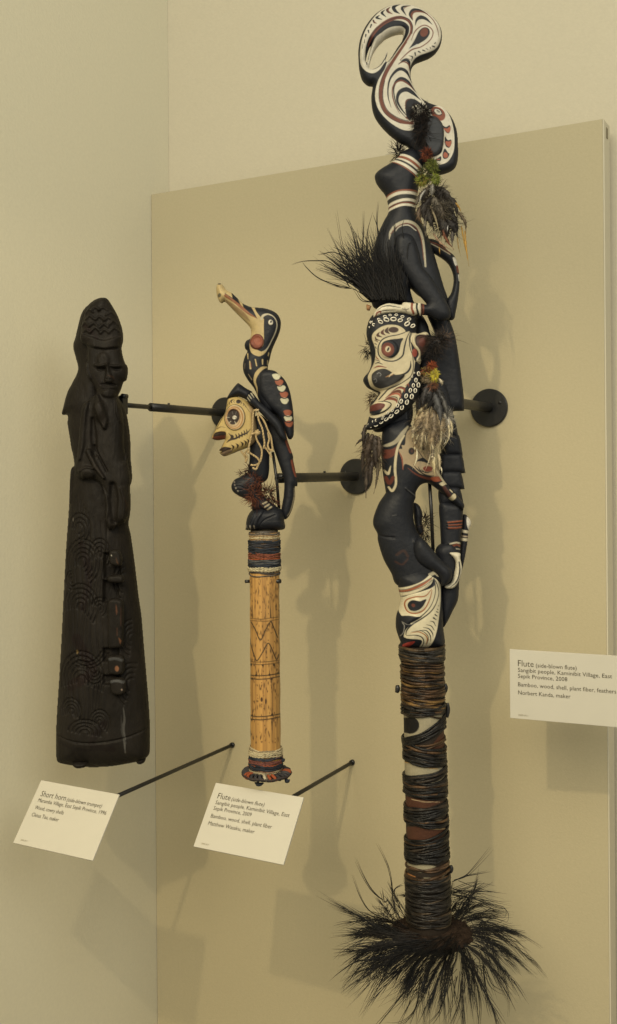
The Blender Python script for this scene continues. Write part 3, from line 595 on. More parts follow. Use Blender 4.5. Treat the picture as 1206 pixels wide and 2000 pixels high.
piece('arm', f2, Z2, B8b, arm, [('S', (.36, .33, .24), [(490, 240), (520, 282)], (10, 7)), ('S', (.36, .33, .24), [(505, 218), (535, 258)], (12, 7)), ('S', (.36, .33, .24), [(530, 200), (560, 245)], (13, 7))], th=10, R=10, z0=30, step=.9)
# cream face
face = [(345, 300), (400, 272), (480, 262), (560, 288), (640, 338), (715, 405), (750, 470), (745, 560), (760, 650), (768, 780), (742, 920), (650, 1002), (520, 1055), (380, 1112), (292, 1140), (240, 1112), (222, 1082), (240, 1070), (214, 1050), (245, 1010), (280, 940), (300, 892), (200, 905), (128, 890), (104, 852), (150, 760), (220, 622), (300, 505), (322, 400)]
DK = (.025, .016, .012)
fl = [('F', (.34, .245, .13), [(640, 350), (740, 450), (760, 700), (740, 920), (690, 960), (700, 700), (680, 500)]),
      ('F', (.12, .035, .022), [(130, 860), (150, 810), (230, 780), (310, 785), (322, 830), (300, 885), (200, 900), (130, 888)]), ('F', DK, [(140, 850), (160, 800), (240, 782), (320, 790), (320, 830), (240, 840), (180, 850)]), ('S', DK, [(106, 850), (160, 770), (230, 650), (300, 520)], 9), ('S', DK, [(130, 888), (200, 904), (300, 890), (322, 830), (312, 785)], 8),
      ('S', DK, [(195, 740), (250, 712), (320, 722)], (12, 9, 4)), ('S', DK, [(215, 1050), (260, 1000), (300, 895)], 9),
      ('F', DK, [(215, 1050), (270, 1010), (340, 1005), (410, 1030), (340, 1060), (270, 1090), (235, 1085), (262, 1065)]), ('F', (.20, .14, .09), [(240, 1110), (300, 1075), (380, 1045), (420, 1070), (340, 1110), (290, 1135)]), ('S', DK, [(225, 1085), (245, 1115), (292, 1138), (380, 1112), (520, 1055), (650, 1002)], 8),
      ('E', DK, (455, 575), 154, 190), ('E', (.42, .33, .19), (455, 575), 145, 181), ('E', (.30, .16, .06), (450, 578), 132, 166), ('E', (.46, .36, .20), (446, 580), 112, 146), ('E', (.26, .11, .05), (440, 580), 103, 138), ('E', (.34, .25, .14), (436, 582), 97, 130),
      ('E', DK, (435, 560), 90, 108), ('E', DK, (400, 600), 45, 50), ('E', DK, (430, 640), 52, 40), ('S', (.40, .36, .26), [(335, 575), (375, 575)], 8), ('S', (.40, .36, .26), [(370, 655), (400, 630)], 8), ('S', (.40, .36, .26), [(455, 630), (475, 680)], 8), ('S', (.14, .13, .12), [(420, 490), (430, 530)], 5), ('S', (.14, .13, .12), [(480, 490), (465, 530)], 5),
      ('E', WHITE, (455, 580), 32, 32), ('S', (.02, .02, .02), [(435, 572), (460, 570), (478, 585), (465, 602), (440, 600)], (10, 6, 9, 8, 4)),
      ('E', DK, (508, 343), 34, 30), ('S', DK, [(435, 310), (400, 335), (415, 365)], (8, 26, 8)), ('S', DK, [(455, 320), (440, 340), (450, 362)], (5, 10, 5)), ('S', DK, [(378, 350), (370, 368), (380, 380)], 10), ('S', DK, [(345, 378), (348, 395)], 9), ('S', DK, [(335, 402), (340, 412)], 8), ('S', DK, [(540, 330), (552, 360), (540, 385)], (5, 12, 5)), ('S', DK, [(572, 362), (590, 385), (580, 405)], (4, 18, 4)), ('S', DK, [(605, 400), (622, 425)], 10), ('S', DK, [(630, 430), (640, 450)], 6), ('S', DK, [(645, 455), (668, 490)], 7),
      ('S', DK, [(335, 940), (390, 900), (470, 880), (560, 830), (640, 795), (685, 740)], (8, 30, 26, 24, 18, 8)), ('S', DK, [(365, 805), (405, 850), (400, 895)], (6, 22, 30))]
for x, y, w_ in ((425, 852, 40), (478, 842, 26), (520, 832, 26), (560, 812, 24), (598, 790, 22), (632, 775, 18)): fl.append(('S', DK, [(x-w_*.4, y-22), (x, y), (x+2, y+40)], (10, w_*.8, 18)))
for x, y in ((425, 1010), (490, 990), (560, 965), (608, 945), (648, 925)): fl.append(('S', DK, [(x-22, y-38), (x+10, y-5), (x-8, y+42)], (4, 30, 5)))
fc = piece('face_mask', f2, Z2, B9, face, fl, OCHRE, th=20, R=13, z0=10, step=.75, relief=[('E', (3, 1.5), (455, 575), 150, 185), ('E', (-2, 1.2), (440, 570), 92, 112), ('E', (2.5, .8), (455, 580), 32, 32), ('F', (-2, 1), [(150, 810), (310, 785), (300, 880), (140, 885)])])
piece('cap', f2, Z2, B9, [(333, 272), (365, 215), (405, 155), (478, 72), (510, 68), (600, 130), (702, 190), (690, 222), (760, 330), (800, 420), (780, 470), (735, 452), (680, 370), (600, 300), (500, 262), (400, 272), (346, 296)], [], th=17, R=13, z0=13, step=.9)
M_DUM = M_FIBRE
def rope(name, parent, z, pts, r=1.5, col=(.40, .30, .16), tw=1.1, m=M_FIBRE, kind=None):
    L = Local(z); c = spl(np.array(pts, float), False, 10); P_ = L(c); d = np.concatenate([[0], np.cumsum(np.linalg.norm(np.diff(c, axis=0), axis=1))])
    tn = np.gradient(P_, axis=0); tn /= np.linalg.norm(tn, axis=1)[:, None]; a = np.cross(tn, Fw); a /= np.linalg.norm(a, axis=1)[:, None]+1e-9; b = np.cross(tn, a); parts = []
    for s in (0, math.pi):
        ph = d*tw+s; Q = P_+(a*np.cos(ph)[:, None]+b*np.sin(ph)[:, None])*(r*.6*z/FPX); parts.append(tube(Q, r*.75*z/FPX, 6, jit(col, .2), cap=False))
    V, Fs, C = join(parts); return mesh(name, V, Fs, m, parent, C, kind=kind)
def q9(pts, h): return [(*B9(p[:2]), h+(p[2] if len(p) > 2 else 0)) for p in pts]
for pts, h in (([(815, 470), (770, 470), (735, 500), (725, 590), (722, 690), (715, 790), (690, 900), (665, 1010), (655, 1100)], 34), ([(790, 500), (810, 620), (860, 740), (880, 850), (895, 960), (880, 1030)], 36), ([(790, 520), (850, 580), (900, 660), (940, 760), (985, 860), (1000, 960), (1015, 1050)], 35), ([(740, 480), (790, 480), (810, 470)], 38),
               ([(800, 760), (770, 840), (790, 920), (830, 990), (855, 1060), (850, 1150), (830, 1220)], 37), ([(945, 800), (960, 900), (940, 990), (970, 1050), (1020, 1060)], 36), ([(650, 1080), (720, 1120), (790, 1170), (820, 1230), (760, 1270), (690, 1270)], 30), ([(545, 1060), (580, 1110), (615, 1170), (618, 1230)], 18), ([(880, 990), (930, 1050), (1000, 1160)], 34), ([(840, 1200), (800, 1270), (770, 1330), (720, 1310)], 32), ([(700, 830), (760, 800), (830, 790)], 36), ([(650, 1040), (605, 1100), (640, 1160), (615, 1230)], 24)):
    rope('rope_strand', f2, Z2, q9(pts, h), 1.65)
V, Fs, C = tube(Local(Z2)(np.array([[*B9((785, 470)), 36], [*B9((795, 478)), 39.], [*B9((805, 490)), 36]])), np.array([1, 4, 1])*Z2/FPX, 8, (.45, .36, .22)); mesh('rope_knot', V, Fs, M_FIBRE, f2, C)
V, Fs, C = tube(Local(Z2)(np.array([[*B9((770, 770)), 34], [*B9((790, 810)), 37.], [*B9((770, 850)), 34]])), np.array([2, 7, 2])*Z2/FPX, 8, (.34, .25, .13)); mesh('rope_knot', V, Fs, M_FIBRE, f2, C)
# fibre tufts at neck and ankles
def tuft(name, parent, z, tr, c, rx, ry, n, length, cols, h=20, rad=.55, spread=1.0, down=.3, m=M_FIBRE, seed=1, curl=.6):
    r_ = np.random.default_rng(seed); ls = []; c0 = tr(c); rx, ry, length = rx/tr.k, ry/tr.k, length/tr.k
    for _ in range(n):
        a = r_.uniform(0, 2*math.pi); q = math.sqrt(r_.uniform(0, 1)); p = np.array([c0[0]+rx*q*math.cos(a), c0[1]+ry*q*math.sin(a), h+r_.uniform(-6, 6)])
        v = np.array([math.cos(a)*spread+r_.normal(0, curl), math.sin(a)*spread+down+r_.normal(0, curl), r_.normal(.3, .5)]); l = length*r_.uniform(.4, 1.0)
        ls.append(([tuple(p), tuple(p+v*l*.55+r_.normal(0, .12*length, 3)), tuple(p+v*l+r_.normal(0, .2*length, 3))], rad*r_.uniform(.7, 1.3), cols[r_.integers(len(cols))]))
    return strands(name, parent, z, ls, m)
RB = [(.13, .045, .025), (.09, .03, .02), (.16, .06, .03), (.05, .02, .015)]
tuft('fibre_tuft', f2, Z2, B8b, (560, 1100), 60, 50, 150, 60, RB, 20, seed=2); tuft('fibre_tuft', f2, Z2, B8b, (570, 1230), 60, 90, 220, 70, RB, 24, seed=3)
tuft('fibre_tuft', f2, Z2, B8b, (700, 1230), 40, 50, 130, 90, [(.04, .02, .015), (.03, .02, .02), (.10, .04, .02)], 12, seed=4); tuft('fibre_tuft', f2, Z2, B8b, (740, 1300), 40, 20, 60, 60, RB, 12, seed=5)
tuft('fibre_tuft', f2, Z2, B8b, (505, 990), 20, 60, 60, 50, [(.06, .03, .02), (.03, .02, .018)], 14, seed=6); tuft('fibre_tuft', f2, Z2, B8b, (455, 1035), 40, 16, 30, 40, [(.04, .02, .015)], 12, seed=7, down=-.5); tuft('fibre_tuft', f2, Z2, B8b, (545, 1330), 10, 40, 30, 40, [(.04, .025, .02)], 12, seed=8)
# steel support bar of this mount
V, Fs, _ = tube(Local(Z2)(np.array([[*B8b((748, 800)), -14.], [*B8b((790, 1100)), -14.], [*B8b((812, 1380)), -14.]])), 3.0*Z2/FPX, 12); mesh('support_bar', V, Fs, M_STEEL, m2)
V, Fs, _ = tube(Local(Z2)(np.array([[*B8b((790, 1055)), -12.], [*B8b((880, 1045)), -10.]])), np.array([4.5, 3.2])*Z2/FPX, 12); mesh('clamp', V, Fs, M_STEEL, m2)
for x, y, h, r in ((544, 1134, 12, 4.2), (484, 1136, -4, 3.2)):
    V, Fs, _ = tube(Local(Z2)(np.array([[x-5, y, h+2.], [x+5, y, h-2.]])), r*Z2/FPX, 12); mesh('clip_pad', V, Fs, M_STEEL, m2)

# ================================================================== the tall feathered flute
Z3 = 1.2697
C1, C2, C3, C4, C5, C6, C7, C8 = T(680, 0, 4.638), T(540, 300, 3.015), T(680, 570, 4.638), T(680, 800, 3.769), T(700, 1000, 4.638), T(740, 1240, 6.25), T(740, 1500, 6.667), T(600, 1640, 2.5125)
D4, D5, D6, D7, D8 = T(720, 560, 6.7), T(690, 680, 7.094), T(780, 800, 10.05), T(790, 200, 6.06), T(800, 640, 7.69)
f3 = thing('feathered_flute', 'tallest flute, black wrapped shaft with carved figures, curled white crest and black feathers', 'bamboo flute', tuple(at(845, 1830, np.array(Z3))))
K = BLACK; RD = (.125, .040, .024)
# ---- curled crest and head
crest = [(470, 47), (580, 56), (680, 96), (760, 152), (820, 222), (848, 290), (850, 360), (830, 430), (790, 485), (740, 522), (680, 547), (622, 570), (590, 598), (572, 640), (568, 700), (585, 770), (615, 830), (650, 880), (705, 922), (770, 950), (840, 970), (892, 1008), (940, 1072), (975, 1150), (992, 1230), (998, 1350), (996, 1440), (978, 1508), (942, 1545), (880, 1570), (810, 1582), (745, 1560), (700, 1510), (640, 1470), (600, 1400), (545, 1328), (470, 1290), (380, 1222), (300, 1140), (245, 1060), (220, 980), (212, 880), (222, 800), (222, 778), (180, 770), (130, 722), (105, 640), (97, 560), (95, 450), (115, 340), (160, 240), (230, 150), (310, 90), (390, 57)]
hole = [(500, 310), (480, 303), (430, 311), (345, 348), (275, 415), (228, 490), (200, 570), (194, 618), (205, 635), (245, 625), (290, 590), (328, 525), (350, 470), (358, 468), (357, 495), (343, 535), (345, 560), (355, 565), (390, 525), (440, 445), (488, 375)]
slit = [(210, 404), (192, 440), (172, 500), (163, 560), (175, 570), (186, 510), (202, 450)]
cl = [('F', WHITE, [(470, 62), (580, 70), (680, 112), (755, 168), (810, 235), (834, 300), (836, 360), (815, 425), (778, 470), (720, 500), (650, 525), (600, 555), (570, 600), (556, 650), (562, 720), (590, 800), (625, 860), (665, 920), (705, 985), (740, 1060), (720, 1090), (660, 1060), (600, 1120), (590, 1190), (550, 1208), (480, 1197), (400, 1152), (330, 1092), (270, 1012), (243, 920), (246, 840), (266, 765), (300, 700), (330, 650), (350, 575), (322, 600), (285, 655), (240, 688), (195, 690), (148, 662), (114, 600), (107, 500), (120, 400), (150, 310), (200, 225), (262, 150), (330, 97), (400, 68)]),
      ('S', K, [(168, 610), (165, 540), (178, 460), (215, 380), (275, 305), (345, 260), (420, 243), (485, 248), (528, 280), (525, 330), (490, 395), (430, 475), (385, 540), (350, 590)], (8, 20, 40, 60, 70, 62, 52, 44, 36, 30, 26, 22, 18, 4)),
      ('S', WHITE, [(192, 500), (215, 430), (262, 362), (330, 315), (400, 290)], (4, 7, 7, 6, 3)),
      ('S', WHITE, [(175, 570), (200, 640), (250, 650), (310, 600), (345, 530)], (6, 16, 14, 14, 5)), ('S', K, [(192, 615), (225, 640), (290, 610), (335, 540), (350, 490)], (10, 12, 10, 8, 4)),
      ('S', RD, [(178, 440), (225, 340), (300, 258), (390, 207), (470, 192), (535, 216), (566, 268), (560, 335), (520, 405), (460, 495), (400, 585), (345, 675), (310, 760), (293, 850), (297, 940), (332, 1030), (400, 1090), (480, 1128), (580, 1145)], (6, 26, 30, 32, 30, 26, 22, 22, 24, 26, 30, 34, 36, 34, 32, 34, 36, 34, 20)),
      ('S', K, [(195, 380), (250, 300), (330, 236), (410, 200), (470, 185)], 5), ('S', K, [(470, 182), (545, 208), (578, 268), (572, 340)], 6), ('S', K, [(545, 270), (540, 335), (500, 400), (440, 485), (375, 580), (325, 680), (290, 770), (274, 850), (280, 950), (318, 1040), (390, 1105), (470, 1143)], 4), ('S', K, [(328, 760), (312, 850), (316, 940), (350, 1020), (410, 1072), (490, 1110), (575, 1128)], 6),
      ('S', WHITE, [(572, 340), (530, 410)], 5),
      ('S', K, [(470, 66), (410, 95), (420, 130), (462, 158)], (3, 34, 30, 4)), ('S', RD, [(382, 92), (352, 120), (362, 142), (398, 160)], (3, 24, 20, 4)), ('S', K, [(372, 96), (345, 125), (358, 148)], (2, 8, 4)), ('S', K, [(330, 120), (303, 150), (338, 186)], (4, 26, 5)), ('S', K, [(280, 172), (256, 192), (302, 210)], (6, 24, 4)), ('S', RD, [(225, 215), (234, 236), (256, 244)], (14, 16, 4)), ('S', K, [(222, 212), (230, 232)], 8), ('S', K, [(208, 255), (198, 282)], (14, 10)), ('S', K, [(180, 308), (184, 330)], (14, 8)), ('S', K, [(158, 345), (156, 366)], (14, 8)), ('S', K, [(148, 390), (144, 420)], 6), ('S', K, [(132, 430), (128, 466)], 4),
      ('S', K, [(560, 78), (500, 92), (485, 115), (520, 172)], (4, 18, 26, 4)), ('S', RD, [(560, 84), (512, 100), (500, 120)], (2, 8, 3)),
      ('S', K, [(578, 218), (556, 165), (585, 125), (650, 125), (715, 158)], (4, 26, 30, 18, 4)), ('S', RD, [(580, 210), (570, 165), (605, 138), (690, 150), (760, 210), (800, 290), (814, 362)], (3, 22, 18, 10, 8, 8, 4)),
      ('S', K, [(602, 262), (615, 215), (650, 190), (700, 205), (755, 255)], (4, 22, 36, 24, 3)),
      ('S', RD, [(566, 396), (605, 310), (675, 262), (735, 282), (762, 330), (735, 395), (655, 455), (565, 485), (465, 575)], (4, 9, 9, 9, 9, 9, 9, 12, 6)),
      ('F', K, [(543, 478), (590, 405), (635, 315), (680, 280), (722, 292), (732, 335), (700, 385), (640, 425), (585, 450)]), ('E', RD, (682, 325), 34, 42, 30), ('S', (.45, .46, .45), [(548, 474), (620, 432)], 5),
      ('S', K, [(600, 510), (604, 532)], (14, 8)), ('S', K, [(632, 498), (648, 505)], (14, 8)), ('S', K, [(670, 486), (690, 492)], (12, 8)), ('S', K, [(700, 472), (715, 478)], 6), ('S', K, [(735, 458), (740, 470)], 6), ('S', K, [(755, 448), (775, 452)], (10, 12)), ('S', K, [(775, 425), (785, 418)], 8),
      ('S', K, [(450, 612), (505, 575), (545, 590), (555, 660)], (4, 22, 28, 4)), ('S', RD, [(455, 606), (500, 590), (540, 610), (552, 650)], (3, 10, 14, 3)), ('S', K, [(545, 535), (576, 545), (570, 572)], (4, 12, 4)), ('S', K, [(470, 580), (520, 560), (570, 575)], (3, 6, 3)),
      ('S', K, [(385, 1000), (358, 900), (362, 790), (395, 710), (460, 655), (525, 680), (575, 765)], (3, 10, 14, 20, 30, 28, 4)),
      ('S', K, [(515, 1090), (450, 1010), (420, 930), (408, 840), (425, 775), (475, 742), (540, 775), (615, 860)], (3, 12, 10, 12, 22, 34, 34, 3)), ('S', RD, [(462, 1058), (415, 960), (395, 860), (415, 790), (475, 758), (540, 790), (600, 848)], (3, 10, 10, 12, 16, 14, 3)),
      ('S', K, [(535, 1085), (475, 1010), (440, 935), (460, 865), (520, 838), (580, 868), (655, 935)], (3, 16, 22, 34, 42, 34, 3)),
      ('F', K, [(512, 950), (540, 922), (600, 928), (672, 980), (692, 1015), (640, 1010), (600, 985), (575, 1000), (590, 1060), (560, 1110), (530, 1100), (515, 1030)]), ('S', RD, [(512, 1010), (520, 945), (560, 922)], (4, 8, 3)), ('S', WHITE, [(570, 1005), (620, 985), (690, 1015)], (6, 22, 8)), ('S', RD, [(520, 1090), (560, 1130), (600, 1120)], 14), ('S', WHITE, [(525, 1105), (555, 1125)], 8),
      # head band with eye and teeth
      ('S', WHITE, [(640, 880), (690, 960), (745, 1062), (800, 1092), (850, 1135), (866, 1220), (860, 1330), (845, 1405), (790, 1445), (750, 1455)], (10, 18, 22, 14, 14, 13, 13, 14, 14, 6)),
      ('F', WHITE, [(745, 1050), (740, 1010), (800, 975), (860, 990), (905, 1080), (935, 1180), (945, 1290), (935, 1390), (885, 1485), (820, 1505), (760, 1495), (740, 1470), (790, 1440), (850, 1395), (866, 1310), (866, 1200), (845, 1130), (800, 1090)]),
      ('S', WHITE, [(650, 885), (720, 935), (790, 958), (850, 985), (900, 1065), (934, 1180), (946, 1300), (935, 1400), (885, 1480), (815, 1502), (760, 1495)], (10, 14, 20, 22, 22, 20, 18, 18, 20, 18, 8)),
      ('F', K, [(652, 895), (720, 945), (785, 972), (765, 990), (735, 1020), (700, 975)]),
      ('E', (.20, .062, .035), (808, 1052), 74, 56, 45), ('E', K, (808, 1035), 42, 28, 35), ('E', WHITE, (806, 1035), 34, 22, 35), ('E', (.05, .05, .05), (810, 1032), 22, 9, 35), ('S', WHITE, [(780, 1015), (810, 1035), (840, 1050)], 4),
      ('F', K, [(850, 1160), (880, 1172), (912, 1155), (922, 1190), (905, 1228), (875, 1215)]), ('F', BRICK, [(856, 1182), (890, 1185), (916, 1168), (918, 1205), (898, 1224), (872, 1205)]),
      ('F', K, [(868, 1262), (898, 1290), (925, 1285), (930, 1320), (908, 1358), (875, 1340)]), ('F', BRICK, [(876, 1300), (905, 1302), (928, 1296), (922, 1335), (905, 1350), (880, 1330)]),
      ('F', K, [(868, 1365), (900, 1405), (912, 1412), (895, 1450), (860, 1458), (848, 1420)]), ('F', BRICK, [(868, 1398), (895, 1415), (892, 1445), (866, 1448), (855, 1425)]), ('F', K, [(835, 1435), (830, 1478), (780, 1470), (800, 1455)]), ('S', BRICK, [(800, 1465), (822, 1462)], 8),
      ('E', (.030, .032, .036), (765, 1255), 92, 178)]
piece('crested_head', f3, Z3, C1, crest, cl, K, holes=[hole, slit], th=17, R=12, step=.85, z0=0, relief=[('E', (6, 3), (765, 1255), 90, 176), ('F', (-2.5, 1.5), [(745, 1050), (800, 975), (905, 1080), (940, 1290), (885, 1485), (760, 1495), (866, 1310), (866, 1200)])], smooth=6)
cw = WHITE; cb = (.03, .03, .028)
# ---- neck, torso and hips
torso = [(620, 88), (680, 52), (720, 18), (740, -8), (800, -30), (850, 0), (870, 60), (850, 140), (832, 240), (820, 330), (850, 400), (890, 480), (920, 560), (950, 660), (985, 780), (1010, 870), (960, 900), (880, 860), (830, 830), (790, 795), (805, 860), (810, 900), (700, 915), (590, 915), (560, 860), (572, 740), (575, 620), (582, 530), (600, 470), (632, 400), (660, 345), (655, 285), (640, 240), (600, 190), (582, 150), (585, 118)]
tl = [('S', cw, [(725, 15), (780, 45), (850, 92)], 16), ('S', (.22, .075, .04), [(715, 25), (775, 58), (850, 108)], 14), ('S', cw, [(705, 35), (770, 72), (850, 125)], 12), ('S', cb, [(698, 44), (765, 85), (850, 138)], 14), ('S', cw, [(690, 53), (760, 96), (850, 155)], 16), ('S', (.20, .07, .04), [(682, 60), (755, 108), (840, 168)], 6),
      ('S', (.20, .07, .04), [(640, 262), (720, 238), (840, 232)], 9), ('S', cw, [(640, 275), (720, 252), (840, 248)], 18), ('S', cb, [(650, 298), (730, 272), (840, 266)], 20), ('S', cw, [(650, 315), (740, 292), (840, 288)], 16), ('S', RD, [(655, 330), (740, 308), (840, 305)], 8), ('S', cw, [(650, 343), (740, 320), (840, 320)], 14),
      ('S', (.35, .32, .24), [(660, 520), (668, 480), (700, 440), (760, 418), (820, 440), (850, 500), (862, 580), (870, 680)], (6, 16, 18, 18, 18, 18, 14, 10)), ('S', RD, [(668, 490), (705, 450), (760, 430), (815, 455), (845, 520), (860, 640)], 5), ('S', (.4, .37, .3), [(690, 480), (720, 448), (770, 440), (815, 470)], 6)]
piece('torso', f3, Z3, C2, torso, tl, K, th=27, R=30, z0=-4, step=1.1, smooth=20)
arm = [(692, 570), (694, 515), (710, 484), (750, 468), (796, 482), (826, 530), (848, 605), (865, 670), (915, 730), (965, 810), (1010, 885), (1028, 940), (1015, 975), (960, 985), (900, 955), (860, 950), (770, 950), (765, 880), (850, 882), (885, 886), (840, 830), (790, 760), (740, 690), (705, 630)]
piece('arm', f3, Z3, C2, arm, [('S', (.15, .05, .03), [(862, 880), (862, 950)], 10)], K, th=15, R=17, z0=20, step=1.1, smooth=12)
hand = [(70, 400), (70, 350), (110, 290), (170, 245), (250, 218), (330, 222), (430, 238), (450, 210), (500, 203), (600, 215), (690, 220), (690, 368), (640, 362), (590, 380), (560, 375), (470, 352), (380, 345), (280, 350), (200, 362), (130, 385)]
hl_ = [('S', K, [(115, 320), (180, 270), (280, 260), (415, 285)], (5, 10, 14, 4)), ('S', K, [(140, 340), (220, 320), (350, 318)], (3, 12, 4)), ('S', RED, [(90, 400), (110, 350), (150, 335), (160, 360)], (10, 22, 22, 10)),
       ('S', (.18, .055, .03), [(568, 220), (560, 290), (585, 355)], 30), ('S', (.012, .016, .012), [(632, 222), (625, 290), (650, 362)], 26), ('S', (.05, .06, .03), [(628, 225), (640, 240)], 10), ('S', (.16, .05, .03), [(688, 225), (690, 365)], 14),
       ('S', (.2, .18, .14), [(440, 300), (480, 310), (520, 300)], 14), ('S', (.22, .2, .16), [(470, 290), (490, 330)], 12)]
piece('hand', f3, Z3, D4, hand, hl_, (.50, .46, .35), th=11, R=9, z0=34, step=.8, relief=[('S', (-2, 1), [(115, 320), (180, 270), (280, 260), (415, 285)], 10), ('S', (-2, 1), [(140, 340), (220, 320), (350, 318)], 8)])
piece('curved_tail', f3, Z3, C2, [(860, 520), (900, 500), (960, 520), (1010, 570), (1050, 605), (1072, 670), (1080, 760), (1072, 850), (1058, 930), (1048, 972), (1025, 980), (1010, 965), (995, 880), (1030, 820), (1045, 750), (1035, 690), (1005, 640), (950, 600), (900, 570)],
      [('F', (.5, .48, .42), [(1035, 620), (1055, 620), (1068, 665), (1050, 665)]), ('S', RD, [(1062, 668), (1068, 700)], 14), ('S', (.5, .48, .42), [(1072, 720), (1076, 750)], 10), ('S', (.35, .3, .22), [(880, 525), (950, 560), (1020, 600)], 6), ('S', RD, [(900, 525), (960, 550), (1020, 590)], 8)], K, th=13, R=12, z0=-10, step=1.1)
# ---- long back plate and scaled tail
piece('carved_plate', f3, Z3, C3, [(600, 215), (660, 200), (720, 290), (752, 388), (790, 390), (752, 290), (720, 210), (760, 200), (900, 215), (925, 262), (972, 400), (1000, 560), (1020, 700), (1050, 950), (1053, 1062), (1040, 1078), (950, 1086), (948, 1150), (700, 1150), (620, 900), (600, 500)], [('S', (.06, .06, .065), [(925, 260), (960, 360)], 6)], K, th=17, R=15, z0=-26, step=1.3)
fold = [(640, 640), (760, 640), (840, 770), (900, 880), (930, 1000), (952, 1155), (850, 1180), (760, 1160), (700, 1000)]
piece('tail_fold', f3, Z3, C3, fold, [], K, th=10, R=14, z0=-8, step=1.4)
ys = [(66, 210, 700, 812), (190, 345, 692, 845), (325, 472, 672, 864), (455, 590, 672, 858), (570, 700, 676, 850)]
for i, (y0, y1, xl, xr) in enumerate(ys):
    piece('tail_scale', f3, Z3, C4, [(xl, y0), (xr-45, y0-10), (xr-18, y0+30), (xr-4, y1-40), (xr, y1-14), (xr-8, y1-4), (xl+40, y1+4), (xl, y1)], [], K, th=17-i*.3, R=13, z0=-20+i*.8, step=1.2, smooth=4)
tailc = [(676, 690), (760, 680), (845, 690), (848, 720), (846, 800), (838, 880), (830, 960), (826, 1050), (830, 1080), (760, 1090), (690, 1060), (684, 960), (678, 840)]
piece('tail_stem', f3, Z3, C4, tailc, [('S', (.20, .06, .03), [(730, 828), (790, 822), (842, 818)], 12), ('S', (.20, .06, .03), [(735, 848), (790, 846), (842, 842)], 10), ('S', (.20, .06, .03), [(735, 868), (790, 868), (842, 862)], 12), ('S', (.3, .27, .2), [(745, 985), (790, 975), (830, 985)], 12), ('S', (.16, .05, .03), [(745, 1010), (790, 990), (830, 1005)], 16), ('S', (.25, .23, .18), [(740, 1030), (790, 1020), (830, 1030)], 8)], K, th=15, R=15, z0=-12, step=1.1,
      relief=[('S', (2, 1), [(725, 828), (842, 818)], 12), ('S', (2, 1), [(725, 848), (842, 842)], 10), ('S', (2, 1), [(725, 868), (842, 862)], 12), ('S', (2, 1), [(735, 985), (832, 985)], 12), ('S', (2, 1), [(735, 1030), (832, 1030)], 10)])
